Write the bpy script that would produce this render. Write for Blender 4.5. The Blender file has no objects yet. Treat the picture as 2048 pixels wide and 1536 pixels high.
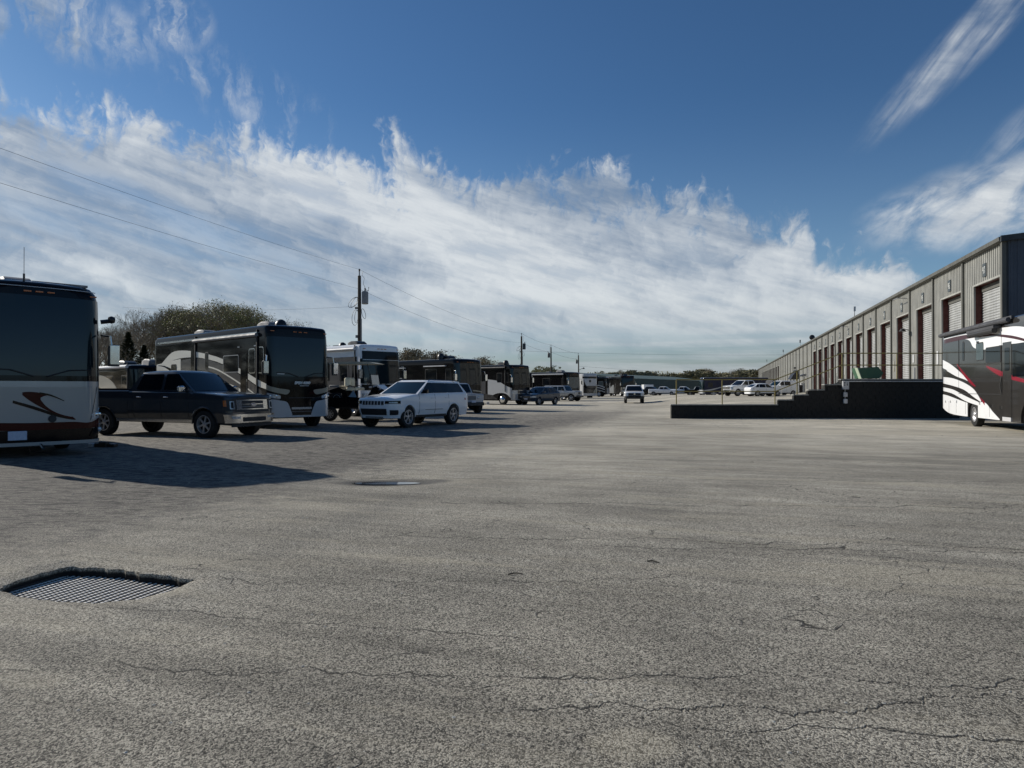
import bpy, math, random
from mathutils import Vector, Matrix, noise, geometry
random.seed(7)
R = math.radians
# ---------------------------------------------------------------- camera
sc = bpy.context.scene
COL = sc.collection
F, HZ, EYE = 1420.0, 777.0, 1.5          # focal length and horizon row of the 2048 px photograph, eye height
cam = bpy.data.cameras.new("camera"); camo = bpy.data.objects.new("camera", cam); COL.objects.link(camo)
cam.sensor_width = 36.0; cam.lens = 36.0 * F / 2048.0; cam.clip_end = 3000; cam.clip_start = 0.05
camo.location = (0, 0, EYE)
camo.rotation_euler = (R(90) + math.atan((HZ - 768) / F), 0, 0)
sc.camera = camo
# ---------------------------------------------------------------- sun and sky
SUN_EL = R(25.6)
SUN_AZ = math.atan2(-0.845, 0.534)       # clockwise from +Y
sunv = Vector((math.sin(SUN_AZ) * math.cos(SUN_EL), math.cos(SUN_AZ) * math.cos(SUN_EL), math.sin(SUN_EL)))
sl = bpy.data.lights.new("sun", 'SUN'); sl.energy = 5.0; sl.angle = R(0.5); sl.color = (1.0, 0.94, 0.84)
so = bpy.data.objects.new("sun", sl); COL.objects.link(so); so.rotation_euler = sunv.to_track_quat('Z', 'Y').to_euler()
so.location = (0, 0, 60)
sc.view_settings.view_transform = 'Standard'; sc.view_settings.look = 'None'
sc.view_settings.gamma = 1; sc.view_settings.use_curve_mapping = False
sc.view_settings.exposure = 0.0

class NT:
    def __init__(s, tree): s.t = tree; s.n = tree.nodes; s.l = tree.links
    def add(s, ty, **k):
        nd = s.n.new(ty)
        for a, b in k.items(): setattr(nd, a, b)
        return nd
    def put(s, sock, v):
        if isinstance(v, bpy.types.NodeSocket): s.l.new(v, sock)
        elif v is not None: sock.default_value = v
    def m(s, op, a, b=None, c=None, clamp=False):
        nd = s.add('ShaderNodeMath', operation=op, use_clamp=clamp)
        s.put(nd.inputs[0], a); s.put(nd.inputs[1], b)
        if c is not None: s.put(nd.inputs[2], c)
        return nd.outputs[0]
    def comb(s, x, y, z):
        nd = s.add('ShaderNodeCombineXYZ')
        for i, v in enumerate((x, y, z)): s.put(nd.inputs[i], v)
        return nd.outputs[0]
    def sep(s, v):
        nd = s.add('ShaderNodeSeparateXYZ'); s.put(nd.inputs[0], v); return nd.outputs
    def noise(s, v, scale, detail=3, rough=.5, dist=0, col=False):
        nd = s.add('ShaderNodeTexNoise'); s.put(nd.inputs['Vector'], v)
        nd.inputs['Scale'].default_value = scale; nd.inputs['Detail'].default_value = detail
        nd.inputs['Roughness'].default_value = rough; nd.inputs['Distortion'].default_value = dist
        return nd.outputs[1 if col else 0]
    def vor(s, v, scale, feat='F1', out=0):
        nd = s.add('ShaderNodeTexVoronoi', feature=feat); s.put(nd.inputs['Vector'], v)
        nd.inputs['Scale'].default_value = scale
        return nd.outputs[out]
    def mr(s, v, a, b, c=0., d=1., smooth=True):
        nd = s.add('ShaderNodeMapRange', interpolation_type='SMOOTHSTEP' if smooth else 'LINEAR')
        s.put(nd.inputs[0], v)
        for i, q in enumerate((a, b, c, d)): s.put(nd.inputs[1 + i], q)
        return nd.outputs[0]
    def mix(s, f, a, b, mode='MIX'):
        nd = s.add('ShaderNodeMix', data_type='RGBA', blend_type=mode)
        s.put(nd.inputs[0], f)
        for i, q in ((6, a), (7, b)):
            if isinstance(q, (tuple, list)): q = tuple(q) + ((1.,) if len(q) == 3 else ())
            s.put(nd.inputs[i], q)
        return nd.outputs[2]
    def vm(s, op, a, b=None, sc_=None):
        nd = s.add('ShaderNodeVectorMath', operation=op); s.put(nd.inputs[0], a)
        if b is not None: s.put(nd.inputs[1], b)
        if sc_ is not None: s.put(nd.inputs[3], sc_)
        return nd.outputs[0]

world = bpy.data.worlds.new("World"); sc.world = world; world.use_nodes = True
w = NT(world.node_tree); w.n.clear()
out = w.add('ShaderNodeOutputWorld'); bg = w.add('ShaderNodeBackground')
sky = w.add('ShaderNodeTexSky', sky_type='NISHITA'); sky.sun_disc = False
sky.sun_elevation = SUN_EL; sky.sun_rotation = SUN_AZ; sky.altitude = 200
sky.air_density = 1.0; sky.dust_density = 0.35; sky.ozone_density = 2.2
SKYS = 0.070
bg.inputs[1].default_value = SKYS
tc = w.add('ShaderNodeTexCoord'); x, y, z = w.sep(tc.outputs['Generated'])
hyp = w.m('SQRT', w.m('ADD', w.m('MULTIPLY', x, x), w.m('MULTIPLY', y, y)))
az = w.m('ARCTAN2', x, y); el = w.m('DIVIDE', z, w.m('MAXIMUM', hyp, .02))
zz = w.m('ADD', w.m('MAXIMUM', z, 0), .10)
pl = w.comb(w.m('DIVIDE', x, zz), w.m('DIVIDE', y, zz), 0)            # cloud deck plane
fib = w.comb(w.m('MULTIPLY', az, 11.), w.m('MULTIPLY', el, 9.), 0)    # direction space, for the lifted fibres
warp = w.vm('SCALE', w.vm('SUBTRACT', w.noise(fib, .8, 4, .55, col=True), (.5, .5, .5)), sc_=2.0)
fibw = w.vm('ADD', fib, warp)
# height of the upper edge of the cloud bank as a function of azimuth
fc = w.add('ShaderNodeFloatCurve'); cv = fc.mapping.curves[0]
pts = [(-3.14, .06), (-2.2, .12), (-1.2, .30), (-.62, .345), (-.4, .345), (-.16, .325), (.0, .315), (.123, .300), (.259, .262), (.385, .215), (.44, .165), (.527, .148), (.70, .10), (1.2, .08), (2.2, .06), (3.14, .06)]
cv.points[0].location = (0, pts[0][1]); cv.points[1].location = (1, pts[-1][1])
for a, b in pts[1:-1]: cv.points.new((a + 3.1416) / 6.2832, b)
fc.mapping.update()
w.put(fc.inputs['Value'], w.m('DIVIDE', w.m('ADD', az, 3.1416), 6.2832))
top = fc.outputs[0]
n1 = w.noise(fibw, .80, 8, .62)                          # billows
n2 = w.noise(w.comb(w.m('ADD', w.m('MULTIPLY', az, 30), w.m('MULTIPLY', n1, 2.2)), w.m('MULTIPLY', el, 9), 3.), 1.0, 6, .62, .35)   # upright fibres
d = w.m('SUBTRACT', top, el)
dens = w.m('ADD', w.m('MULTIPLY', d, 13.), w.m('ADD', w.m('MULTIPLY', w.m('SUBTRACT', n1, .5), 4.2), w.m('MULTIPLY', w.m('SUBTRACT', n2, .5), 1.9)))
edge = w.mr(dens, -.15, .60)
# thin places inside the bank
n3 = w.noise(w.vm('ADD', w.comb(w.m('MULTIPLY', az, 3.2), w.m('MULTIPLY', w.m('ADD', el, w.m('MULTIPLY', az, .33)), 13.), 1.3), w.vm('SCALE', warp, sc_=.35)), .62, 4, .5)
n7 = w.noise(w.comb(w.m('ADD', w.m('MULTIPLY', az, 8.), w.m('MULTIPLY', n1, 1.2)), w.m('MULTIPLY', w.m('ADD', el, w.m('MULTIPLY', az, .28)), 30.), 6.), 1., 6, .62)
body = w.m('MULTIPLY', w.mr(n3, .29, .44, .68, 1.), w.mr(n7, .26, .50, .84, 1.))
low = w.mr(el, .035, .10)                               # the bank thins to streaks above the horizon
n4 = w.noise(w.comb(w.m('MULTIPLY', az, 3.), w.m('MULTIPLY', el, 60.), 8.), 1., 4, .55)
streak = w.m('MULTIPLY', w.mr(n4, .38, .62), .65)
bank = w.m('MULTIPLY', w.m('MULTIPLY', edge, body), w.m('ADD', w.m('MULTIPLY', low, .9), w.m('MULTIPLY', w.m('SUBTRACT', 1., low), streak)))
def blob(a0, e0, ra, re, tilt=0.):
    da = w.m('SUBTRACT', az, a0); de = w.m('SUBTRACT', el, e0)
    ct, st = math.cos(tilt), math.sin(tilt)
    u = w.m('DIVIDE', w.m('ADD', w.m('MULTIPLY', da, ct), w.m('MULTIPLY', de, st)), ra)
    v = w.m('DIVIDE', w.m('SUBTRACT', w.m('MULTIPLY', de, ct), w.m('MULTIPLY', da, st)), re)
    return w.mr(w.m('ADD', w.m('MULTIPLY', u, u), w.m('MULTIPLY', v, v)), 1., 0.)
def wisp(mask, nz, lo, hi, amp): return w.m('MULTIPLY', w.m('MULTIPLY', mask, w.mr(nz, lo, hi)), amp)
# noise stretched along the slope of the cirrus on the right
sl_u = w.m('ADD', w.m('MULTIPLY', az, .62), w.m('MULTIPLY', el, .78)); sl_v = w.m('SUBTRACT', w.m('MULTIPLY', el, .62), w.m('MULTIPLY', az, .78))
n5 = w.noise(w.comb(w.m('MULTIPLY', sl_u, 7.), w.m('MULTIPLY', sl_v, 42.), 5.), 1., 5, .6, .4)
n6 = w.noise(w.comb(w.m('MULTIPLY', az, 20), w.m('MULTIPLY', w.m('SUBTRACT', el, w.m('MULTIPLY', az, .4)), 30.), 2.), .7, 6, .60, .35)
parts = [wisp(blob(-.58, .44, .15, .06, -.15), n2, .40, .70, .85), wisp(blob(-.40, .405, .22, .06, -.35), n2, .48, .76, .5), wisp(blob(-.44, .47, .05, .05), n2, .38, .68, .8),
         wisp(blob(.57, .41, .18, .034, .74), n5, .30, .72, .75), wisp(blob(.67, .30, .14, .05, .5), n5, .36, .75, .45),
         wisp(blob(.60, .218, .17, .062, .12), n6, .32, .62, .95), wisp(blob(.14, .31, .05, .012, .3), n6, .45, .7, .5),
         wisp(blob(1.3, .5, .5, .12, .3), n5, .4, .7, .6), wisp(blob(-1.5, .6, .6, .2, .3), n5, .4, .7, .6), wisp(blob(2.7, .5, .6, .2, .3), n6, .4, .7, .6)]
cl = bank
for p in parts: cl = w.m('MAXIMUM', cl, p)
cl = w.m('MINIMUM', cl, .96)
# cloud tone: bright crests, bluish grey undersides
tone = w.mr(w.m('ADD', w.m('MULTIPLY', n3, .85), w.m('MULTIPLY', n1, .35)), .50, .72)
K = 1 / SKYS
tone = w.m('ADD', w.m('MULTIPLY', tone, .62), w.m('MULTIPLY', w.mr(n7, .34, .64), .38))
ccol = w.mix(tone, tuple(K * c for c in (.215, .285, .39)), tuple(K * c for c in (.74, .77, .785)))
hz = w.mr(el, .0, .16, 1., 0.)
ccol = w.mix(w.m('MULTIPLY', hz, .55), ccol, tuple(K * c for c in (.30, .36, .40)))
skyc = w.mix(1., sky.outputs[0], w.mix(w.mr(el, .10, .42), w.mix(w.mr(el, 0., .13), (.66, .74, .96), (.98, 1.16, 1.30)), (.55, .84, 1.10)), 'MULTIPLY')
w.put(bg.inputs[0], w.mix(cl, skyc, ccol))
w.l.new(bg.outputs[0], out.inputs[0])

# ---------------------------------------------------------------- helpers
def mat(name, col, rough=.5, metal=0., coat=0., var=.12, vscale=3., bump=0., bscale=40., spec=.5, emis=None):
    m_ = bpy.data.materials.new(name); m_.use_nodes = True
    t = NT(m_.node_tree); b = t.n['Principled BSDF']
    b.inputs['Roughness'].default_value = rough; b.inputs['Metallic'].default_value = metal
    b.inputs['Coat Weight'].default_value = coat; b.inputs['Coat Roughness'].default_value = .06
    b.inputs['Specular IOR Level'].default_value = spec
    co = t.add('ShaderNodeTexCoord').outputs['Object']
    if var > 0:
        nz = t.noise(co, vscale, 5, .6)
        f = t.mr(nz, .3, .7, 1 - var, 1 + var)
        c = t.mix(1., tuple(col), t.comb(f, f, f), 'MULTIPLY')
        t.put(b.inputs['Base Color'], c)
        t.put(b.inputs['Roughness'], t.m('MULTIPLY', t.mr(nz, .3, .7, 1.25, .85), rough, clamp=True))
    else: b.inputs['Base Color'].default_value = (*col, 1)
    if bump > 0:
        bp = t.add('ShaderNodeBump'); bp.inputs['Strength'].default_value = bump; bp.inputs['Distance'].default_value = .01
        t.put(bp.inputs['Height'], t.noise(co, bscale, 4, .6)); t.put(b.inputs['Normal'], bp.outputs[0])
    return m_
def paint(name, col, rough=.12, flake=False, coat=.30, dust=.035, spec=.35):
    m_ = bpy.data.materials.new(name); m_.use_nodes = True
    t = NT(m_.node_tree); b = t.n['Principled BSDF']
    tcn = t.add('ShaderNodeTexCoord'); co = tcn.outputs['Object']
    ox, oy, oz = t.sep(co)
    nz = t.noise(co, 2.2, 6, .62)
    dm = t.m('MULTIPLY', t.mr(nz, .35, .75), t.mr(oz, .1, 1.2, 1., .25))      # road dust, more of it low down
    t.put(b.inputs['Base Color'], t.mix(t.m('MULTIPLY', dm, dust * 3, clamp=True), tuple(col), (.20, .18, .155)))
    t.put(b.inputs['Roughness'], t.m('ADD', rough, t.m('MULTIPLY', dm, .06)))
    b.inputs['Metallic'].default_value = .2 if flake else 0.; b.inputs['Specular IOR Level'].default_value = spec
    b.inputs['Coat Weight'].default_value = coat; b.inputs['Coat Roughness'].default_value = .05
    return m_
M = {}
M['white'] = paint('white_paint', (.82, .83, .84)); M['cream'] = paint('cream_paint', (.46, .44, .38)); M['creamside'] = paint('warm_white_paint', (.84, .82, .73), spec=.5); M['silver'] = paint('silver_paint', (.36, .37, .38), flake=True)
M['black'] = paint('black_paint', (.005, .005, .006), .06, dust=.004, coat=0., spec=.2); M['charcoal'] = paint('charcoal_paint', (.009, .009, .010), .06, dust=.006, coat=0., spec=.16)
M['slate'] = paint('slate_paint', (.038, .046, .056), .14, flake=True, dust=.08); M['grey'] = paint('grey_paint', (.075, .075, .08)); M['facegrey'] = paint('silver_cream_paint', (.36, .355, .335)); M['bronze'] = paint('bronze_paint', (.042, .040, .038), .10, flake=True)
M['navy'] = paint('navy_paint', (.008, .013, .045), .10, dust=.005, coat=.1, spec=.2); M['bluegrey'] = paint('blue_grey_paint', (.035, .05, .075), .14, flake=True)
M['maroon'] = paint('maroon_paint', (.045, .004, .005), .10, dust=.006, coat=0., spec=.18); M['red'] = paint('red_stripe_paint', (.24, .015, .03), .12)
M['lightgrey'] = paint('light_grey_paint', (.44, .45, .46)); M['tanp'] = paint('tan_paint', (.30, .28, .22))
M['glass'] = mat('dark_glass', (.004, .006, .009), .05, var=0, spec=.35)
M['shield'] = mat('tinted_windshield', (.006, .014, .018), .06, var=0, spec=.38)
M['curtain'] = mat('pale_glass', (.055, .075, .08), .10, var=.3, vscale=2, spec=.6)
M['rubber'] = mat('tyre_rubber', (.016, .016, .016), .85, bump=.3, bscale=60); M['plastic'] = mat('black_plastic', (.02, .02, .021), .55)
M['chrome'] = mat('chrome', (.62, .63, .64), .14, 1., var=.05); M['alloy'] = mat('alloy_rim', (.48, .48, .49), .36, .5, var=.1); M['darkalloy'] = mat('dark_alloy', (.10, .10, .10), .35, .8)
M['lens'] = mat('lamp_lens', (.42, .45, .48), .10, .2, var=.3, vscale=18); M['amber'] = mat('amber_lens', (.45, .12, .02), .25); M['redlens'] = mat('red_lens', (.30, .01, .01), .2)
M['mirror'] = mat('mirror_face', (.70, .72, .75), .04, 1., var=0); M['under'] = mat('underbody', (.008, .008, .008), .8)
M['awning'] = mat('awning_fabric', (.05, .052, .058), .7, bump=.2); M['awnwhite'] = mat('awning_case', (.55, .55, .56), .35, coat=.3)
M['plate'] = mat('licence_plate', (.45, .50, .62), .4, var=.08, vscale=20); M['rvgrey'] = mat('roof_unit_grey', (.22, .22, .22), .6); M['rvblack'] = mat('roof_unit_black', (.015, .015, .017), .35)
M['logo'] = mat('pale_logo', (.55, .57, .60), .3, .5); M['badge'] = mat('blue_badge', (.02, .05, .16), .2, coat=.5)
M['seat'] = mat('cream_vinyl', (.74, .69, .52), .5); M['steel'] = mat('galvanised_steel', (.38, .39, .40), .45, .7, var=.2, vscale=12)

class MB:
    def __init__(s): s.v = []; s.f = []
    def box(s, c, d, rot=0., taper=(1, 1)):
        cx, cy, cz = c; dx, dy, dz = (q / 2 for q in d); n = len(s.v); cr, sr = math.cos(rot), math.sin(rot)
        for k, (tx, ty) in ((-1, (1, 1)), (1, taper)):
            for i, j in ((-1, -1), (1, -1), (1, 1), (-1, 1)):
                px, py = i * dx * tx, j * dy * ty
                s.v.append((cx + px * cr - py * sr, cy + px * sr + py * cr, cz + k * dz))
        s.f += [(n, n + 3, n + 2, n + 1), (n + 4, n + 5, n + 6, n + 7)] + [(n + i, n + (i + 1) % 4, n + 4 + (i + 1) % 4, n + 4 + i) for i in range(4)]
        return s
    def bbox(s, c, d, b=.02):                       # box with chamfered upright and top edges
        cx, cy, cz = c; dx, dy, dz = (q / 2 for q in d); n = len(s.v); lv = ((-dz, 0), (dz - b, 0), (dz, b))
        for zq, ins in lv:
            for i, j in ((-1, -1), (1, -1), (1, 1), (-1, 1)):
                a, bb = (dx - ins), (dy - ins); q = b
                pr = [(i * a, j * (bb - q)), (i * (a - q), j * bb)]
                if i * j > 0: pr = pr if True else pr
                if (i, j) in ((-1, -1), (1, 1)): pr = pr
                else: pr = pr[::-1]
                for px, py in pr: s.v.append((cx + px, cy + py, cz + zq))
        s.f.append(tuple(n + 7 - i for i in range(8))); s.f.append(tuple(n + 16 + i for i in range(8)))
        for l in range(2):
            for i in range(8): s.f.append((n + 8 * l + i, n + 8 * l + (i + 1) % 8, n + 8 * l + 8 + (i + 1) % 8, n + 8 * l + 8 + i))
        return s
    def tube(s, pts, r, k=6, r2=None, cap=True):
        pts = [Vector(p) for p in pts]; m_ = len(pts); n = len(s.v)
        for i, p in enumerate(pts):
            t = (pts[min(i + 1, m_ - 1)] - pts[max(i - 1, 0)]).normalized()
            a = t.cross(Vector((0, 0, 1)) if abs(t.z) < .9 else Vector((1, 0, 0))).normalized(); b = t.cross(a)
            rr = r if r2 is None else r + (r2 - r) * i / max(1, m_ - 1)
            for j in range(k):
                an = 2 * math.pi * j / k; s.v.append(tuple(p + a * (rr * math.cos(an)) + b * (rr * math.sin(an))))
        for i in range(m_ - 1):
            for j in range(k): s.f.append((n + i * k + j, n + i * k + (j + 1) % k, n + (i + 1) * k + (j + 1) % k, n + (i + 1) * k + j))
        if cap: s.f.append(tuple(n + j for j in range(k))[::-1]); s.f.append(tuple(n + (m_ - 1) * k + j for j in range(k)))
        return s
    def lathe(s, prof, c=(0, 0, 0), axis='z', k=20, cap=True):
        n = len(s.v); c = Vector(c)
        for r, h in prof:
            for j in range(k):
                a = 2 * math.pi * j / k; p = (r * math.cos(a), r * math.sin(a), h)
                if axis == 'y': p = (p[0], p[2], p[1])
                if axis == 'x': p = (p[2], p[0], p[1])
                s.v.append(tuple(c + Vector(p)))
        for i in range(len(prof) - 1):
            for j in range(k): s.f.append((n + i * k + j, n + i * k + (j + 1) % k, n + (i + 1) * k + (j + 1) % k, n + (i + 1) * k + j))
        if cap: s.f.append(tuple(n + j for j in range(k))[::-1]); s.f.append(tuple(n + (len(prof) - 1) * k + j for j in range(k)))
        return s
    def prism(s, poly, fn, a, b):
        """poly in 2-D; fn(u, v, h) -> 3-D; from h=a to h=b"""
        n = len(s.v); m_ = len(poly)
        for h in (a, b):
            for u, v in poly: s.v.append(tuple(fn(u, v, h)))
        tris = geometry.tessellate_polygon([[Vector((u, v, 0)) for u, v in poly]])
        for t in tris: s.f.append((n + t[0], n + t[1], n + t[2])); s.f.append((n + m_ + t[2], n + m_ + t[1], n + m_ + t[0]))
        for i in range(m_): s.f.append((n + i, n + (i + 1) % m_, n + m_ + (i + 1) % m_, n + m_ + i))
        return s
    def grid(s, fn, us, vs):
        n = len(s.v); nv = len(vs)
        for u in us:
            for v in vs: s.v.append(tuple(fn(u, v)))
        for i in range(len(us) - 1):
            for j in range(nv - 1): s.f.append((n + i * nv + j, n + (i + 1) * nv + j, n + (i + 1) * nv + j + 1, n + i * nv + j + 1))
        return s
    def band(s, fn, us, lo, hi, off=.006, th=.012, nv=2):
        """a solid strip lying on a surface fn(u, v, off), between the curves lo and hi"""
        def ev(c, u):
            if callable(c): return c(u)
            if isinstance(c, (int, float)): return c
            if u <= c[0][0]: return c[0][1]
            for (a, b), (c2, d2) in zip(c, c[1:]):
                if u <= c2:
                    t = (u - a) / max(1e-6, c2 - a); return b + (d2 - b) * t
            return c[-1][1]
        n = len(s.v); rows = nv + 1; ln = len(us)
        for h in (off, off - th):
            for u in us:
                l, g = ev(lo, u), ev(hi, u)
                for j in range(rows): s.v.append(tuple(fn(u, l + (g - l) * j / nv, h)))
        for k_, fl in ((0, False), (ln * rows, True)):
            for i in range(ln - 1):
                for j in range(nv):
                    q = (n + k_ + i * rows + j, n + k_ + (i + 1) * rows + j, n + k_ + (i + 1) * rows + j + 1, n + k_ + i * rows + j + 1)
                    s.f.append(q[::-1] if fl else q)
        o = ln * rows
        for i in range(ln - 1):
            for j in (0, nv):
                s.f.append((n + i * rows + j, n + (i + 1) * rows + j, n + o + (i + 1) * rows + j, n + o + i * rows + j))
        for i in (0, ln - 1):
            for j in range(nv): s.f.append((n + i * rows + j, n + i * rows + j + 1, n + o + i * rows + j + 1, n + o + i * rows + j))
        return s
    def mesh(s, name, m_, smooth=True, ang=32):
        me = bpy.data.meshes.new(name); me.from_pydata(s.v, [], s.f)
        import bmesh
        bm = bmesh.new(); bm.from_mesh(me); bmesh.ops.recalc_face_normals(bm, faces=bm.faces); bm.to_mesh(me); bm.free()
        if smooth:
            me.polygons.foreach_set('use_smooth', [True] * len(me.polygons)); me.set_sharp_from_angle(angle=R(ang))
        me.materials.append(m_); me.update(); return me
    def build(s, name, m_, parent=None, smooth=True, ang=32, label=None):
        if isinstance(m_, str): m_ = M[m_]
        return link(name, s.mesh(name, m_, smooth, ang), parent, label)
def link(name, data, parent=None, label=None, loc=None, rot=None):
    o = bpy.data.objects.new(name, data); COL.objects.link(o)
    if parent: o.parent = parent
    if label: o['label'] = label
    if loc is not None: o.location = loc
    if rot is not None: o.rotation_euler = rot
    return o
def tag(o, label, cat, group=None):
    o['label'] = label; o['category'] = cat
    if group: o['group'] = group
    return o
def thing(name, label, cat, loc=(0, 0, 0), rz=0., group=None):
    o = link(name, None, loc=loc, rot=(0, 0, rz)); o.empty_display_size = .2
    return tag(o, label, cat, group)
def structure(name, mb, m_, smooth=True, ang=32):
    o = mb.build(name, m_, None, smooth, ang); o['kind'] = 'structure'; return o
def kids(o): return [c for c in bpy.data.objects if c.parent is o]
def copy_tree(o, parent=None):
    c = o.copy(); COL.objects.link(c); c.parent = parent
    for ch in kids(o): copy_tree(ch, c)
    return c
def lin(a, b, n): return [a + (b - a) * i / (n - 1) for i in range(n)]
def interp(pts, u):
    if u <= pts[0][0]: return pts[0][1]
    for (a, b), (c, d_) in zip(pts, pts[1:]):
        if u <= c: return b + (d_ - b) * (u - a) / max(1e-9, c - a)
    return pts[-1][1]
def smooth(a, b, v): t = min(1, max(0, (v - a) / (b - a))); return t * t * (3 - 2 * t)
def W(px, Y): return (px - 1024) / F * Y
def ground_z(x, y):
    xl = 8 + (y - 35) * .12
    h = .60 * smooth(0, 7, x - xl - .3) * (1 - smooth(98, 132, y)) * smooth(35.5, 35.9, y)
    fx = .2965 * y + 14.74; dist = (fx - x) * .9587           # distance in front of the long metal building
    if y > 38: h = max(h, .95 * (1 - smooth(2, 13, dist)) * smooth(38, 60, y))
    return h
# ---------------------------------------------------------------- ground
def ground_material():
    m_ = bpy.data.materials.new("worn_chip_seal"); m_.use_nodes = True
    t = NT(m_.node_tree); b = t.n['Principled BSDF']
    co = t.add('ShaderNodeNewGeometry').outputs['Position']; x, y, z = t.sep(co)
    flat = t.comb(x, y, 0); fl2 = t.comb(x, t.m('MULTIPLY', y, .72), z)
    cell = t.vor(fl2, 150., out=1); g1 = t.sep(cell)[0]                  # individual chips
    cell2 = t.vor(fl2, 62., out=1); g2 = t.sep(cell2)[1]
    gap = t.vor(fl2, 150., 'DISTANCE_TO_EDGE')
    fine = t.noise(fl2, 190., 3, .6)
    wp = t.vm('ADD', flat, t.vm('SCALE', t.noise(flat, .9, 3, .55, col=True), sc_=1.1))
    big = t.noise(flat, .11, 6, .62); med = t.noise(flat, .75, 6, .65); med2 = t.noise(flat, 3.1, 4, .6)
    # darker crushed asphalt on the left of a wandering line
    lx = t.m('SUBTRACT', t.m('MULTIPLY', y, .33), 6.95)
    dl = t.m('SUBTRACT', t.m('ADD', lx, t.m('MULTIPLY', t.m('SUBTRACT', med, .5), 3.2)), x)
    left = t.m('MULTIPLY', t.mr(t.m('ADD', dl, t.m('MULTIPLY', t.m('SUBTRACT', med2, .5), 3.)), -1.2, 1.5), t.mr(y, 5.2, 6.6))
    left = t.m('MULTIPLY', left, t.mr(y, 60, 30))
    # dust drawn out along the traffic
    su = t.m('ADD', t.m('MULTIPLY', x, .94), t.m('MULTIPLY', y, -.34)); sv = t.m('ADD', t.m('MULTIPLY', x, .34), t.m('MULTIPLY', y, .94))
    st = t.noise(t.comb(t.m('MULTIPLY', su, .16), t.m('MULTIPLY', sv, 1.25), 0), 1., 5, .62, .7)
    st2 = t.noise(t.comb(t.m('MULTIPLY', su, .5), t.m('MULTIPLY', sv, 3.6), 4), 1., 4, .6, .5)
    dust = t.m('MULTIPLY', t.mr(t.m('ADD', t.m('MULTIPLY', st, .7), t.m('MULTIPLY', st2, .3)), .51, .63), t.m('SUBTRACT', 1., t.m('MULTIPLY', left, .75)))
    def spot(cx, cy, rx, ry, a=0.):
        ca, sa = math.cos(a), math.sin(a); dx = t.m('SUBTRACT', x, cx); dy = t.m('SUBTRACT', y, cy)
        u = t.m('DIVIDE', t.m('ADD', t.m('MULTIPLY', dx, ca), t.m('MULTIPLY', dy, sa)), rx)
        v = t.m('DIVIDE', t.m('SUBTRACT', t.m('MULTIPLY', dy, ca), t.m('MULTIPLY', dx, sa)), ry)
        q = t.m('ADD', t.m('ADD', t.m('MULTIPLY', u, u), t.m('MULTIPLY', v, v)), t.m('MULTIPLY', t.m('SUBTRACT', med2, .5), 1.4))
        return t.mr(q, 1., .35)
    sand = spot(.50, 2.98, .22, .17)                                     # sandy patch at the bottom of the photograph
    mud = t.m('MULTIPLY', spot(-2.75, 3.75, .55, .17, -.25), t.mr(st2, .3, .6))
    sweep = t.m('MULTIPLY', spot(9.5, 24.5, 8.5, 1.3, -.24), .8)
    dust = t.m('MAXIMUM', t.m('MAXIMUM', dust, t.m('MULTIPLY', sand, .85)), t.m('MAXIMUM', mud, sweep))
    # cracks
    ck = t.vor(wp, .52, 'DISTANCE_TO_EDGE'); ck2 = t.vor(t.vm('ADD', t.comb(t.m('MULTIPLY', x, .28), y, 3), t.vm('SCALE', t.noise(flat, 1.6, 3, .6, col=True), sc_=.5)), .8, 'DISTANCE_TO_EDGE')
    wid = t.m('MULTIPLY', t.mr(med2, .35, .7, .25, 1.), .010)
    c1 = t.m('MULTIPLY', t.mr(ck, wid, 0.), t.mr(med, .54, .60)); c2 = t.m('MULTIPLY', t.mr(ck2, t.m('MULTIPLY', wid, .8), 0.), t.mr(t.noise(flat, .5, 3, .6), .44, .54))
    crack = t.m('MULTIPLY', t.m('MAXIMUM', c1, c2), t.mr(y, 26, 9))
    wx = t.noise(t.comb(x, 0, 0), 1.1, 7, .62); wx2 = t.noise(t.comb(x, t.m('MULTIPLY', y, .2), 3), 5., 4, .7)
    def long_crack(yc, sl, amp, xa, xb, wd):
        f = t.m('ADD', t.m('ADD', yc, t.m('MULTIPLY', x, sl)), t.m('ADD', t.m('MULTIPLY', t.m('SUBTRACT', wx, .5), amp), t.m('MULTIPLY', t.m('SUBTRACT', wx2, .5), amp * .16)))
        dd = t.m('ABSOLUTE', t.m('SUBTRACT', y, f))
        k = t.m('MULTIPLY', t.mr(dd, t.m('MULTIPLY', t.mr(med2, .32, .66, .15, 1.), wd), 0.), t.m('MULTIPLY', t.mr(x, xa, xa + .4), t.mr(x, xb, xb - .4)))
        return t.m('MULTIPLY', k, t.mr(t.noise(flat, 1.4, 3, .6), .30, .44))
    for a_ in ((3.72, -.04, .75, -2.4, 4.0, .021), (3.30, .05, -.9, -.2, 4.0, .022), (3.12, -.02, .6, .6, 4.0, .017), (7.05, -.08, 1.2, -1.5, 7.0, .028), (6.7, -.05, -.8, .6, 7., .024), (9.3, -.05, .9, -1.2, 9., .034), (5.5, .03, 1.0, -2.4, 1.6, .018), (6.15, .10, .25, -4.4, -2.1, .016), (4.3, -.2, .5, -2.9, .4, .016), (11.8, -.06, .8, -3., 8., .028), (15.2, -.1, 1.2, -2, 12., .035)):
        crack = t.m('MAXIMUM', crack, long_crack(*a_))
    st3 = t.noise(t.comb(t.m('MULTIPLY', su, .10), t.m('MULTIPLY', sv, 2.1), 9), 1., 4, .6, .9)
    hor = t.noise(t.comb(t.m('MULTIPLY', x, .9), t.m('MULTIPLY', y, 2.6), 0), 4., 5, .7, .6)
    rough_left = t.m('MULTIPLY', left, t.mr(hor, .47, .58))
    far = t.mr(y, 4, 26)
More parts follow.
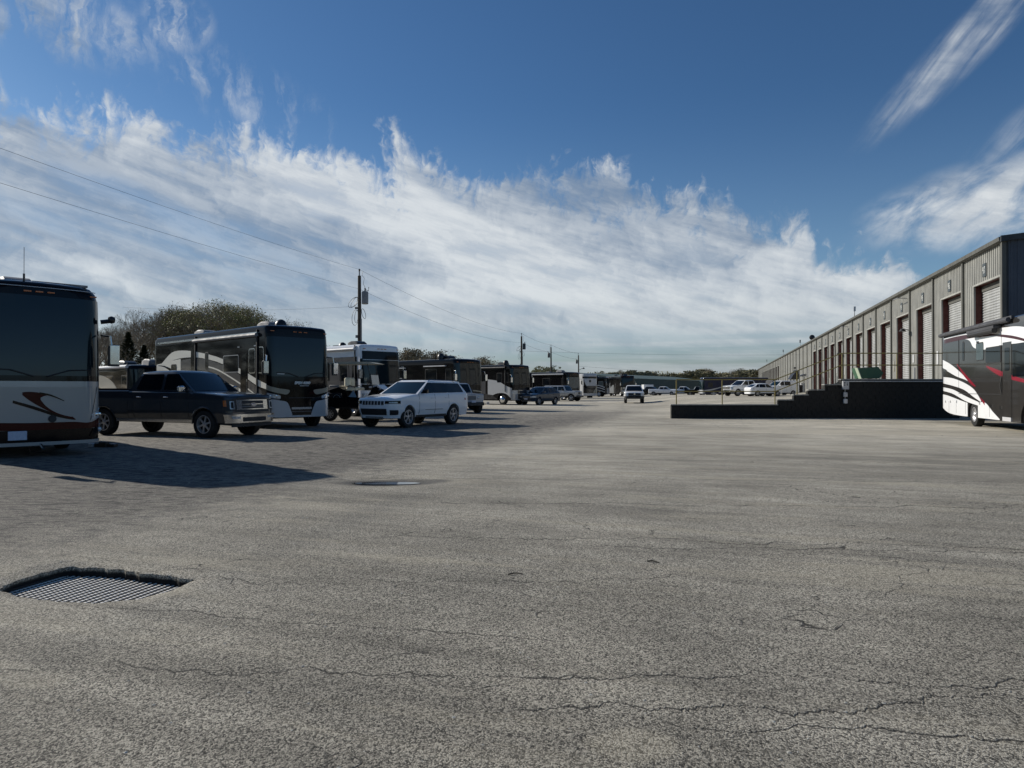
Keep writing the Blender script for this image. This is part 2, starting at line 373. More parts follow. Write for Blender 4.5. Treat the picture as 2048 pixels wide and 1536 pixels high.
    v = t.m('ADD', t.m('MULTIPLY', t.m('POWER', g1, 1.6), .80), t.m('MULTIPLY', g2, .16))
    v = t.m('ADD', v, t.m('MULTIPLY', t.m('SUBTRACT', fine, .5), .7))
    v = t.m('ADD', v, t.m('MULTIPLY', t.mr(t.sep(cell)[2], .90, .97), .35))
    v = t.m('MULTIPLY', v, t.mr(gap, .0, .06, .35, 1.))
    v = t.m('ADD', t.m('MULTIPLY', v, t.m('SUBTRACT', 1., t.m('MULTIPLY', far, .45))), t.m('MULTIPLY', far, .38))
    base = t.mix(t.mr(v, .02, .74, smooth=False), (.036, .034, .030), (.60, .553, .452))
    tone = t.m('MULTIPLY', t.mr(big, .34, .66, .74, 1.14), t.mr(med, .32, .68, .82, 1.11))
    tone = t.m('MULTIPLY', tone, t.mr(st3, .34, .66, .86, 1.16))
    base = t.mix(1., base, t.comb(tone, tone, tone), 'MULTIPLY')
    base = t.mix(t.m('MULTIPLY', dust, .60), base, t.mix(t.mr(v, 0., .6), (.20, .18, .135), (.54, .49, .385)))
    base = t.mix(t.m('MULTIPLY', left, .72), base, t.mix(t.mr(v, .05, .55), (.009, .009, .009), (.150, .138, .122)))
    base = t.mix(t.m('MULTIPLY', rough_left, .8), base, (.022, .022, .024))
    wet = t.m('MULTIPLY', spot(-1.95, 11.55, 1.05, .42, .08), .6)
    base = t.mix(wet, base, (.028, .026, .024))
    base = t.mix(t.m('MULTIPLY', crack, .9), base, (.012, .012, .012))
    base = t.mix(t.mr(z, -.022, -.05), base, (.018, .017, .016))          # broken edge: bare bitumen, with the hole's shade put in by depth
    t.put(b.inputs['Base Color'], base)
    t.put(b.inputs['Roughness'], t.m('SUBTRACT', .92, t.m('MULTIPLY', wet, .45)))
    b.inputs['Specular IOR Level'].default_value = .25
    hgt = t.m('ADD', t.m('MULTIPLY', t.mr(gap, 0, .3), .35), t.m('MULTIPLY', g1, .5))
    hgt = t.m('ADD', hgt, t.m('MULTIPLY', t.m('ADD', fine, t.m('MULTIPLY', hor, t.m('ADD', .3, t.m('MULTIPLY', left, 5.)))), .7))
    hgt = t.m('SUBTRACT', hgt, t.m('MULTIPLY', crack, 1.6))
    bp = t.add('ShaderNodeBump'); bp.inputs['Strength'].default_value = .5; bp.inputs['Distance'].default_value = .007
    t.put(bp.inputs['Height'], hgt); t.put(b.inputs['Normal'], bp.outputs[0])
    return m_
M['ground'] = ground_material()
# outline of the broken hole over the drain (clockwise in plan) and the signed distance to it
HOLE = [(-3.86, 5.36), (-3.60, 5.20), (-3.27, 5.08), (-2.91, 5.03), (-2.68, 5.11), (-2.55, 5.31), (-2.50, 5.60), (-2.86, 5.76), (-3.22, 5.90), (-3.55, 6.00), (-3.74, 6.00), (-3.86, 5.80), (-3.90, 5.56)]
def hole_dist(px, py):
    inside = False; best = 9.
    for (ax, ay), (bx, by) in zip(HOLE, HOLE[1:] + HOLE[:1]):
        if (ay > py) != (by > py) and px < (bx - ax) * (py - ay) / (by - ay) + ax: inside = not inside
        dx, dy = bx - ax, by - ay; t = max(0, min(1, ((px - ax) * dx + (py - ay) * dy) / (dx * dx + dy * dy)))
        best = min(best, math.hypot(px - ax - t * dx, py - ay - t * dy))
    return -best if inside else best
def gz_full(px, py):
    z = ground_z(px, py)
    if py < 35:
        z += .035 * noise.noise(Vector((px * .16, py * .22, 0))) * smooth(1, 6, py) + .012 * noise.noise(Vector((px * .7, py * .9, 5)))
        left = smooth(-.3, .8, .33 * py - 6.95 - px) * smooth(5.5, 7, py)
        z += left * .016 * noise.noise(Vector((px * 1.6, py * 3.2, 9)))
        z -= .045 * math.exp(-((px + 2.0) / 1.2) ** 2 - ((py - 11.5) / .55) ** 2)
    if -4.6 < px < -2.0 and 4.6 < py < 6.6:
        d_ = hole_dist(px, py) + (.010 + .030 * smooth(5.5, 5.8, py)) * noise.noise(Vector((px * 9, py * 9, 2))) + .010 * noise.noise(Vector((px * 3.5, py * 3.5, 7)))
        d_ += .003 * noise.noise(Vector((px * 31, py * 31, 4)))
        z -= .014 * (1 - smooth(0, .22, d_)) + .006 * (1 - smooth(0, .05, d_)) * (1 + .5 * noise.noise(Vector((px * 8, py * 8, 1))))
        z -= .30 * (1 - smooth(-.022, -.006, d_))
    return z
def span(a, b, s): return lin(a, b, max(2, int(round((b - a) / s)) + 1))[:-1]
xs = span(-900, -120, 60) + span(-120, -24, 6) + span(-24, -4.4, .7) + span(-4.4, -2.2, .02) + span(-2.2, 4, .2) + span(4, 30, .7) + span(30, 120, 5) + span(120, 900, 60) + [900]
ys = span(-60, 0, 10) + span(0, 1.6, .4) + span(1.6, 4.75, .15) + span(4.75, 6.4, .02) + span(6.4, 14, .1) + span(14, 35.5, .45) + [35.5, 35.8] + span(36.2, 60, .8) + span(60, 150, 3) + span(150, 300, 15) + span(300, 1500, 100) + [1500]
def hd(px, py): return hole_dist(px, py) + (.010 + .030 * smooth(5.5, 5.8, py)) * noise.noise(Vector((px * 9, py * 9, 2))) + .010 * noise.noise(Vector((px * 3.5, py * 3.5, 7))) + .003 * noise.noise(Vector((px * 31, py * 31, 4)))
def gpt(a, b):
    z = gz_full(a, b)
    if -4.4 < a < -2.2 and 4.8 < b < 6.4:            # pull vertices onto the broken edge so that it is not stepped
        q = hd(a, b)
        if -.030 < q < .013:
            e = .004; gx = (hd(a + e, b) - hd(a - e, b)) / (2 * e); gy = (hd(a, b + e) - hd(a, b - e)) / (2 * e); l2 = max(.2, gx * gx + gy * gy)
            t = 0.004 if q > -.012 else -.010
            a2, b2 = a - (q - t) * gx / l2, b - (q - t) * gy / l2
            return (a2, b2, z - .25 * (q > -.012) * 0 if t > 0 else -.30)
    return (a, b, z)
g = MB(); g.grid(gpt, xs, ys)
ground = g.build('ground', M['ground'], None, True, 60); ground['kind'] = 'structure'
# puddle
pz = gz_full(-1.95, 11.5) + .020
pm = mat('puddle_water', (.03, .032, .034), .03, var=0, spec=.6)
pts_ = []
for i in range(40):
    a = 2 * math.pi * i / 40; k = 1 + .22 * noise.noise(Vector((math.cos(a) * 1.6, math.sin(a) * 1.6, 1)))
    pts_.append((-2.0 + .55 * k * math.cos(a), 11.45 + .15 * k * math.sin(a)))
p_ = MB(); p_.prism(pts_, lambda u, v, h: (u, v, h), pz - .02, pz); o = p_.build('puddle', pm, None, False); o['kind'] = 'structure'
# loose chippings: small real stones, nobody could count them
st_ = MB(); rnd = random.Random(3)
def stone(x_, y_, r_):
    n = len(st_.v); z_ = gz_full(x_, y_) if y_ < 14 else ground_z(x_, y_)
    ph = rnd.random() * 6.28
    for k_, (rr, hh) in enumerate(((.9, 0), (1., .45), (.45, .95))):
        for j in range(5):
            a = ph + j * 1.2566; q = r_ * rr * (.75 + .5 * rnd.random()); st_.v.append((x_ + q * math.cos(a), y_ + q * math.sin(a), z_ + r_ * hh * .42 - .001))
    for l in range(2):
        for j in range(5): st_.f.append((n + 5 * l + j, n + 5 * l + (j + 1) % 5, n + 5 * l + 5 + (j + 1) % 5, n + 5 * l + 5 + j))
    st_.f.append(tuple(n + 10 + j for j in range(5)))
for i in range(900):
    yy = 2.6 + 15 * rnd.random() ** 1.5; xx = (rnd.random() * 1.7 - .85) * yy
    if hole_dist(xx, yy) < .05: continue
    stone(xx, yy, rnd.choice((.003, .003, .004, .004, .005, .008)) * (1.2 if yy < 8 else 1.8))
for i in range(1500):
    xx = 3 + 18 * rnd.random(); yy = 35.2 - 13 * rnd.random() ** 1.3
    stone(xx, yy, .012 + .02 * rnd.random() ** 3)
o = st_.build('loose_gravel', mat('loose_stone', (.38, .37, .33), .9, var=.5, vscale=25), None, False); o['kind'] = 'stuff'
# two twigs
tw = mat('twig_bark', (.035, .028, .022), .9)
for (a, b_, r_, lab) in (((-.03, 5.66), (.085, 5.675), .006, 'thin dark twig lying on the asphalt right of the drain, left one of two'), ((1.155, 6.07), (1.245, 6.02), .007, 'short thick dark twig lying on the asphalt, right one of two')):
    mid = ((a[0] + b_[0]) / 2, (a[1] + b_[1]) / 2 + .012); z_ = gz_full(*a) + .007
    o = MB().tube([(*a, z_), (*mid, z_ + .006), (*b_, z_)], r_, 5, r_ * .6).build('twig', tw, None); tag(o, lab, 'twig', 'twigs on the asphalt')
# ---------------------------------------------------------------- drain
dr = thing('storm_drain', 'square steel grate sunk in a broken asphalt hole', 'drain', (-3.18, 5.50, -.085), -.27)
gm = mat('worn_grate_steel', (.74, .71, .65), .55, 0., var=.15, vscale=30); dk = mat('darkened_steel', (.02, .018, .016), .7)  # second steel darkened to deepen the shadow between the bars
MB().box((0, 0, -.16), (1.5, 1.24, .02)).build('pit_floor', mat('pit_shade_black', (.008, .008, .008), .6), dr)  # near-black floor carries the shade of the pit in its colour
pf = MB()
for s_ in (-1, 1): pf.box((s_ * .72, 0, -.06), (.03, 1.24, .16)); pf.box((0, s_ * .62, -.06), (1.47, .03, .16))
pf.build('frame', dk, dr)
bar = MB(); nT = 34
for k in range(nT):
    yy = -.60 + 1.20 * (k + .5) / nT
    bar.box((0, yy, .002), (.025, .026, .004), taper=(.85, .92))
web = MB().box((0, 0, -.030), (.006, 1.22, .045)).mesh('bar_web', dk, False)
bme = bar.mesh('bearing_bar', gm, False)
for k in range(24): link('bar_web', web, link('bearing_bar', bme, dr, loc=(-.69 + 1.38 * k / 23, 0, 0)))
cm = MB()
for k in range(13): cm.box((0, -.57 + 1.14 * k / 12, -.028), (1.42, .008, .008))
cm.build('cross_rods', dk, dr)
# ---------------------------------------------------------------- long metal building
Y0 = 37.0; NB = 42; BAY = 6.39; EAVE = 9.24; FLOOR = .0
brz = math.atan2(.9587, .2843)
def siding_mat(name, col, dirt=.25):
    m_ = bpy.data.materials.new(name); m_.use_nodes = True; t = NT(m_.node_tree); b = t.n['Principled BSDF']
    co = t.add('ShaderNodeTexCoord').outputs['Object']; x, y, z = t.sep(co)
    n = t.noise(t.comb(t.m('MULTIPLY', x, 3.), y, t.m('MULTIPLY', z, .35)), 1., 5, .65); n2 = t.noise(co, .8, 4, .6)
    f = t.m('MULTIPLY', t.mr(n, .3, .75, 1 + dirt * .3, 1 - dirt), t.mr(n2, .3, .7, .92, 1.06))
    t.put(b.inputs['Base Color'], t.mix(1., col, t.comb(f, f, f), 'MULTIPLY')); b.inputs['Roughness'].default_value = .6; b.inputs['Specular IOR Level'].default_value = .22
    return m_
M['siding'] = siding_mat('weathered_siding', (.35, .35, .325)); M['trim'] = siding_mat('grey_trim', (.11, .11, .10)); M['bluesiding'] = siding_mat('slate_siding', (.085, .10, .125), .15)
M['jamb'] = mat('red_oxide_steel', (.075, .014, .010), .6, var=.25, vscale=4); M['door'] = siding_mat('roll_door_grey', (.36, .37, .37), .3); M['dark'] = mat('dark_opening', (.012, .012, .013), .9)
M['bumper'] = mat('dock_rubber', (.02, .02, .02), .8)
bd = thing('metal_building', 'long grey ribbed metal building with a row of numbered roll-up doors', 'warehouse', (.695 * Y0, Y0, 0), brz)
BZ = .0
def ribs(x0, x1, z0, z1, y0, pitch=.305, depth=.055, mb=None):
    """trapezoid-ribbed sheet with thickness, facing +y"""
    mb = mb or MB(); n = len(mb.v); prof = []; k = x0
    nn = max(1, round((x1 - x0) / pitch)); p = (x1 - x0) / nn
    for i in range(nn):
        a = x0 + i * p; prof += [(a, 0), (a + p * .50, 0), (a + p * .60, depth), (a + p * .90, depth)]
    prof.append((x1, 0)); prof2 = prof
    for (a, h) in prof2:
        for z_ in (z0, z1): mb.v += [(a, y0 + h, z_)]
    m_ = len(prof2)
    for i in range(m_ - 1): mb.f.append((n + 2 * i, n + 2 * i + 2, n + 2 * i + 3, n + 2 * i + 1))
    return mb
DX0, DX1, DZ = .47, 4.56, 7.5
def bay_parts(door=True, detail=True):
    out_ = {}
    if door:
        w_ = MB(); ribs(.14, BAY - .14, DZ, EAVE - .1, 0, mb=w_); ribs(.14, DX0 - .06, BZ, DZ, 0, .16, mb=w_); ribs(DX1 + .06, BAY - .14, BZ, DZ, 0, mb=w_)
        w_.box(((DX0 + DX1) / 2, .03, DZ - .03), (DX1 - DX0 + .3, .10, .10))
        for q in (DX0 - .03, DX1 + .03): w_.box((q, .03, (BZ + DZ - .08) / 2), (.08, .10, DZ - .08 - BZ))
        out_['wall_panel'] = w_.mesh('wall_panel', M['siding'], False)
        j = MB(); j.box((DX0 - .002, -.30, DZ / 2 - .05), (.03, .56, DZ - .1)); j.box((DX1 + .002, -.30, DZ / 2 - .05), (.03, .56, DZ - .1)); j.box(((DX0 + DX1) / 2, -.30, DZ - .06), (DX1 - DX0, .56, .03))
        out_['door_jamb'] = j.mesh('door_jamb', M['jamb'], False)
        d_ = MB(); zt = DZ - .42; ns = 46 if detail else 12; prof = []
        for i in range(ns):
            a = BZ + (zt - BZ) * i / ns; st = (zt - BZ) / ns
            prof += [(a, -.40), (a + st * .35, -.352), (a + st * .65, -.352)]
        prof.append((zt, -.40)); d_.grid(lambda u, v: (u, prof[v][1], prof[v][0]), [DX0 + .02, DX1 - .02], list(range(len(prof))))
        out_['roll_door'] = d_.mesh('roll_door', M['door'], False)
        hd = MB().box(((DX0 + DX1) / 2, -.37, zt + .16), (DX1 - DX0 - .04, .12, .32)); out_['door_header'] = hd.mesh('door_header', M['trim'], False)
    else:
        w_ = MB(); ribs(.14, BAY - .14, BZ, EAVE - .1, 0, mb=w_); out_['wall_panel'] = w_.mesh('wall_panel', M['siding'], False)
    return out_
PD, PS = bay_parts(), bay_parts(False)
col_me = MB().box((0, .06, EAVE / 2 - .05), (.26, .22, EAVE - .1)).mesh('downspout_column', M['trim'], False)
SIGNM = mat('door_number_plate', (.045, .06, .07), .5); NUMM = mat('number_white', (.62, .63, .60), .5)
SEG = {'0': 'abcdef', '1': 'bc', '2': 'abged', '3': 'abgcd', '4': 'fgbc', '5': 'afgcd', '6': 'afgedc', '7': 'abc', '8': 'abcdefg', '9': 'abfgcd'}
def digit(mb, ch, cx, cz, w_, h_, t_, fn):
    """block numerals; fn(u, v, h)"""
    a = {'a': (cx, cz + h_ / 2, w_, t_), 'g': (cx, cz, w_, t_), 'd': (cx, cz - h_ / 2, w_, t_), 'f': (cx - w_ / 2, cz + h_ / 4, t_, h_ / 2), 'b': (cx + w_ / 2, cz + h_ / 4, t_, h_ / 2),
         'e': (cx - w_ / 2, cz - h_ / 4, t_, h_ / 2), 'c': (cx + w_ / 2, cz - h_ / 4, t_, h_ / 2)}
    for s_ in SEG[ch]:
        u, v, du, dv = a[s_]; du = max(du, t_); dv = max(dv, t_)
        mb.prism([(u - du / 2, v - dv / 2 - t_ / 2 * (du < dv)), (u + du / 2, v - dv / 2 - t_ / 2 * (du < dv)), (u + du / 2, v + dv / 2 + t_ / 2 * (du < dv)), (u - du / 2, v + dv / 2 + t_ / 2 * (du < dv))], fn, 0, .012)
doorless = set(range(13, 24))
for n in range(NB):
    src = PS if n in doorless or n > 36 else PD
    for k_, me in src.items(): link(k_, me, bd, loc=(n * BAY, 0, 0))
    link('downspout_column', col_me, bd, loc=(n * BAY, 0, 0))
    if src is PD and n < 20:
        sg = MB().box((n * BAY + 2.75, .085, DZ + .62), (.50, .04, .74)).build('number_sign', SIGNM, bd, False)
        nb = MB(); s_ = str(47 - n)
        # seen from outside, +x of the wall runs to the left
        for k, ch in enumerate(s_):
            cx = n * BAY + 2.75 + .105 * (1 if k == 0 else -1)
            digit(nb, ch, 0, 0, .11, .34, .045, lambda u, v, h, cx=cx: (cx - u, .107 + h, DZ + .62 + v))
        nb.build('number', NUMM, sg, False)
link('downspout_column', col_me, bd, loc=(NB * BAY, 0, 0))
MB().box((-.12, .05, EAVE / 2 - .05), (.16, .30, EAVE - .1)).build('corner_trim', 'trim', bd, False)
LEN = NB * BAY; DEP = 46.
MB().prism([(.12, EAVE - .10), (.34, EAVE - .06), (.36, EAVE + .14), (-.05, EAVE + .16), (-.05, EAVE - .10)], lambda u, v, h: (h, u, v), -.25, LEN + .2).build('gutter', 'trim', bd, False)
MB().prism([(-.02, EAVE + .165), (-.02, EAVE + .12), (-DEP / 2, EAVE + 2.1), (-DEP - .1, EAVE + .12), (-DEP - .1, EAVE + .165), (-DEP / 2, EAVE + 2.16)], lambda u, v, h: (h, u, v), -.3, LEN + .25).build('roof', mat('galvalume_roof', (.30, .31, .31), .4, .5), bd, False)
em = MB()
nn = 150; prof = []
for i in range(nn):
    a = .0 - DEP * i / nn; p = DEP / nn; prof += [(a, 0), (a - p * .55, 0), (a - p * .65, -.04), (a - p * .92, -.04)]
prof.append((-DEP, 0))
for (a, h) in prof:
    top_ = EAVE + .08 + (2.0 * (1 - abs(a + DEP / 2) / (DEP / 2))); em.v += [(-.2 + h, a, 0), (-.2 + h, a, top_)]
for i in range(len(prof) - 1): em.f.append((2 * i, 2 * i + 2, 2 * i + 3, 2 * i + 1))
em.build('end_wall', 'bluesiding', bd, False)
MB().prism([(.3, EAVE - .12), (.3, EAVE + .18), (-DEP / 2, EAVE + 2.2), (-DEP - .2, EAVE + .18), (-DEP - .2, EAVE - .12), (-DEP / 2, EAVE + 1.9)], lambda u, v, h: (h, u, v), -.42, -.26).build('rake_trim', mat('dark_rake', (.03, .035, .04), .5), bd, False)
MB().box((LEN / 2, -DEP, EAVE / 2), (LEN, .1, EAVE)).build('rear_wall', 'siding', bd, False)
MB().box((LEN + .1, -DEP / 2, EAVE / 2), (.1, DEP, EAVE)).build('far_end_wall', 'siding', bd, False)
MB().box((LEN / 2, -.75, EAVE / 2), (LEN - .4, .05, EAVE - .3)).build('inner_darkness', 'dark', bd, False)
# fittings on the face
for u, z_ in ((3 * BAY + .0, 5.7), (8 * BAY, 5.4)):
    l_ = MB(); l_.tube([(u, .15, z_ + .35), (u, .55, z_ + .45)], .03, 6); l_.lathe([(.05, .12), (.14, .08), (.26, -.10), (.24, -.12)], (u, .62, z_ + .38), 'z', 12); l_.build('wall_lamp', 'plastic', bd)
for u in (3.35 * BAY, 7.6 * BAY):
    MB().tube([(u - 1.3, .1, DZ + 1.15), (u - 1.3, .75, DZ + 1.2), (u + .2, .78, DZ + 1.2)], .035, 6).build('pipe_bracket', 'steel', bd)
for n in range(0, 13):
    MB().box((n * BAY + 5.5, .075, 3.4 + .2 * (n % 3)), (.34, .02, .9 if n % 2 else .6)).build('notice', 'awnwhite' if n % 3 else 'tanp', bd, False)
    if n % 2 == 0: MB().box((n * BAY + 5.0, .10, 1.9), (.14, .12, 2.4)).build('downpipe_guard', 'lightgrey', bd, False)
# dish, whips and the small mast on the roof
dz_ = thing('satellite_dish', 'round dark satellite dish standing on the building roof edge', 'dish', (Vector((.695 * Y0, Y0, 0)) + Vector((.2843, .9587, 0)) * 84.)[:], brz)
MB().tube([(0, -.2, EAVE + .1), (0, -.2, EAVE + .7)], .05, 6).build('mast', 'steel', dz_)
MB().lathe([(.03, -.14), (.25, -.09), (.42, .02), (.44, .04), (.25, -.03), (.05, -.07)], (0, -.1, EAVE + .72), 'x', 20).build('reflector', 'rvblack', dz_)
def mast(u, h, lab, kind):
    p = Vector((.695 * Y0, Y0, 0)) + Vector((.2843, .9587, 0)) * u
    o = thing('roof_antenna', lab, 'antenna', p[:], brz, 'antennas along the building roof')
    MB().tube([(0, -.3, EAVE + .1), (kind * .25, -.3, EAVE + .1 + h)], .06, 6, .03).build('mast', 'steel', o)
    b = MB()
    for k in range(3): b.box((kind * .25 * (.75 + k * .1), -.3, EAVE + .1 + h * (.7 + .12 * k)), (.20, .22, .16))
    b.build('aerial_head', 'lightgrey' if kind else 'rvblack', o)
mast(46., 1.5, 'leaning pale aerial mast on the roof edge, nearest of the roof antennas', -1)
mast(105., 1.6, 'thin roof antenna standing just beyond the round dish', 0)
mast(145., 1.8, 'thin roof antenna on the far half of the roof', 0)
mast(213., 2.0, 'farthest antenna, close to the far end of the roof', 0)
# ---------------------------------------------------------------- loading dock: stepped block wall, coping, ramp, railing
DW = 35.5
dock = thing('loading_dock', 'dark stepped concrete block wall holding up a loading ramp', 'dock', (0, DW, 0))
XW = lambda px: W(px, DW)
tops = [(1343, 1557, .705), (1557, 1588, .95), (1588, 1618, 1.20), (1618, 1650, 1.45), (1650, 1683, 1.715), (1683, 1925, 1.975)]
blk = siding_mat('stained_block', (.024, .0235, .022), .6)
bw, bh = .40, .195
def top_at(xx):
    for a, b, z_ in tops:
        if XW(a) <= xx < XW(b): return z_
    return 0
cr = random.Random(5); bmes = []
for k in range(4):
    q = MB().box((bw / 2, .13, bh / 2), (bw - .010, .26 + .006 * (k - 1), bh - .010)); bmes.append(q.mesh('concrete_block', blk, False))
x0, x1 = XW(1343), XW(1925); n_b = 0; rows_ = 10
core = MB()
for a, b, z_ in tops: core.box(((XW(a) + XW(b)) / 2, .15, z_ / 2 - .02), (XW(b) - XW(a) - .004, .22, z_ - .06))
core.build('wall_core', siding_mat('mortar', (.02, .02, .019)), dock, False)
for r_ in range(rows_):
    xx = x0 - (bw / 2 if r_ % 2 else 0)
    while xx < x1:
        zt = top_at(xx + bw / 2)
        if xx >= x0 - .01 and (r_ + 1) * bh <= zt - .02 and n_b < 298:
            link('concrete_block', cr.choice(bmes), dock, loc=(xx, cr.uniform(-.003, .003), r_ * bh)); n_b += 1
        xx += bw
capm = siding_mat('pale_coping', (.46, .45, .42), .2); cp = MB()
for a, b, z_ in tops:
    cp.box(((XW(a) + XW(b)) / 2 - (.03 if z_ > .7 else 0), .14, z_ - .02), (XW(b) - XW(a) + .02, .34, .05))
cp.build('coping', siding_mat('worn_coping', (.30, .30, .28), .3), dock, False)
MB().box(((XW(1696) + XW(1925)) / 2, -.045, 1.86), (XW(1925) - XW(1696), .05, .05)).build('edge_angle', 'lightgrey', dock, False)
rp = MB(); rx = [x0 + .2, XW(1557), XW(1683), x1]; fx_ = [x0 + 1.8, 17.0, 19.3, x1]; rzz = [.25, .50, 1.85, 1.93]
for i in range(3):
    n = len(rp.v); a, b = rx[i], rx[i + 1]
    c, e = fx_[i], fx_[i + 1]; rp.v += [(a, .3, 0), (b, .3, 0), (e, 5.6, 0), (c, 5.6, 0), (a, .3, rzz[i]), (b, .3, rzz[i + 1]), (e, 5.6, rzz[i + 1]), (c, 5.6, rzz[i])]
    rp.f += [(n + 4, n + 5, n + 6, n + 7), (n, n + 1, n + 5, n + 4), (n + 2, n + 3, n + 7, n + 6), (n + 1, n + 2, n + 6, n + 5), (n, n + 4, n + 7, n + 3)]
rp.build('ramp', M['ground'], dock, False)
ym = paint('yellow_rail_paint', (.24, .19, .05), .5, coat=.1)
rl = thing('railing', 'yellow pipe railing rising along the top of the block wall', 'railing', (0, DW + .14, 0))
def rz_(px): return interp([(1354, .62), (1553, .62), (1686, 1.94), (1930, 1.94)], px)
for px in (1354, 1446, 1552, 1596.5, 1687, 1797, 1905):
    zb = .68 if px < 1557 else 1.95; zt = rz_(px) + 1.33
    zb = 1.16 if px == 1596.5 else zb
    MB().tube([(XW(px), 0, zb), (XW(px), 0, zt - .04)], .028, 8).build('post', ym, rl)
for h in (1.33, .735):
    MB().tube([(XW(p), 0, rz_(p) + h) for p in (1354, 1553, 1686, 1930)], .025, 8).build('rail', ym, rl)
# meter box on the wall
mp = thing('electrical_box_column', 'grey electrical outlet boxes stacked on a conduit, fixed to the block wall', 'electrical box', (XW(1688), DW - .16, .17))
MB().bbox((0, 0, 1.50), (.30, .14, .42), .015).build('outlet_box', 'lightgrey', mp)
for z_ in (1.03, .70): MB().bbox((0, .02, z_), (.19, .10, .22), .012).build('junction_box', 'lightgrey', mp)
MB().tube([(0, .05, .6), (0, .05, 1.35)], .016, 6).build('conduit', 'lightgrey', mp)
oc = MB()
for dx, z_, a in ((-.07, 1.61, .07), (.055, 1.60, .05), (-.07, 1.50, .06), (.055, 1.51, .06)): oc.box((dx, -.072, z_), (a, .012, a))
oc.build('outlet', 'plastic', mp, False)
# self-dumping hopper standing on the dock
hp = thing('tipping_hopper', 'green steel tipping hopper with a sunlit edge painted pale, standing on the dock', 'hopper', (XW(1728) * 1.068 - .02, DW + 2.4, 1.93))
gr = paint('hopper_green', (.045, .12, .07), .5, coat=.1)
S = .82
MB().prism([(-.80, .66), (-.57, .0), (.60, .0), (.84, .34), (.50, .74), (-.60, .68)], lambda u, v, h: (u * S, h, v * S + .1), -.7, .0).build('bin', gr, hp)
MB().prism([(-.86, .68), (-.60, -.02), (-.56, -.02), (-.80, .68)], lambda u, v, h: (u * S, h, v * S + .1), -.74, -.45).build('sunlit_edge_plate', paint('sunlit_pale_green', (.42, .50, .38), .5, coat=.1), hp)  # pale colour paints the sun onto the bin's end face
MB().box((0, -.35, .04), (1.0, .6, .08)).build('skid', 'under', hp, False)
MB().box((-.28, -.722, .66), (.2, .012, .04)).build('label_strip', 'lightgrey', hp, False)
# bollards, canopies and odd equipment at the middle of the building face
bolm = [paint('bollard_yellow', (.50, .30, .04), .5, coat=.1), paint('bollard_pale', (.42, .41, .36), .5, coat=.1)]
for i, (px, c_, lab) in enumerate(((1561.5, 0, 'yellow bollard at the near left of the bollard row'), (1565, 1, 'pale bollard just behind the leftmost yellow bollard'), (1570, 0, 'brighter yellow bollard in the middle of the row'), (1574, 1, 'pale bollard right of the bright yellow bollard'), (1580.5, 1, 'pale bollard standing apart beside the black box'))):
    Yb = 100; z0 = ground_z(W(px, Yb), Yb)
    o = MB().lathe([(.11, 0), (.11, 1.20), (.095, 1.27), (.05, 1.31)], (0, 0, 0), 'z', 10).build('bollard', bolm[c_], None); o.location = (W(px, Yb), Yb, z0); tag(o, lab, 'bollard', 'bollards by the building')
Yq = 104; z0 = ground_z(W(1591, Yq), Yq)
o = thing('black_container', 'black steel waste container beside the bollards', 'container', (W(1591, Yq), Yq, z0), .25)
MB().bbox((0, 0, .62), (1.3, 1.6, 1.05), .03).build('body', 'black', o); MB().box((0, -.86, .95), (1.2, .06, .06)).build('lip', 'plastic', o, False); MB().box((0, 0, .05), (1.1, 1.3, .09)).build('skid', 'under', o, False)
Yq = 108; px_ = 1588; z0 = ground_z(W(px_, Yq), Yq)
o = thing('dark_canopy', 'black sloping canopy on posts with a lamp on top, in front of the metal building', 'canopy', (W(px_, Yq), Yq, z0))
MB().prism([(-.75, 2.0), (.5, 2.0), (.55, 3.3), (.28, 3.42), (-.35, 2.65)], lambda u, v, h: (u, h, v), -.6, .6).build('cover', 'rvblack', o)
for q in (-.45, .02, .42): MB().box((q, 0, 1.), (.10, .1, 2.)).build('post', 'trim' if q < .4 else 'plastic', o, False)
MB().box((.52, -.63, 3.1), (.10, .03, .6)).build('trim_strip', 'awnwhite', o, False); MB().lathe([(.05, -.14), (.15, -.08), (.17, .04), (.06, .13)], (.12, 0, 3.75), 'z', 10).build('lamp', 'plastic', o); MB().tube([(.12, 0, 3.3), (.12, 0, 3.65)], .03, 6).build('lamp_stem', 'plastic', o)
px_ = 1604; o = thing('grey_canopy', 'small flat grey canopy over a cabinet at the building wall', 'canopy', (W(px_, Yq), Yq, z0))
MB().prism([(-.55, 2.45), (.40, 2.45), (.46, 2.82), (.3, 2.85)], lambda u, v, h: (u, h, v), -.5, .5).build('cover', 'rvgrey', o)
MB().box((.42, 0, 1.2), (.08, .08, 2.4)).build('post', 'trim', o, False); MB().bbox((.06, 0, .72), (.5, .5, 1.4), .03).build('cabinet', 'lightgrey', o)
o = MB().tube([(W(1616, 112), 112, .8), (W(1616, 112), 112, 5.0)], .07, 8).build('white_standpipe', 'awnwhite', None); tag(o, 'tall white pipe standing against the metal building', 'pipe')
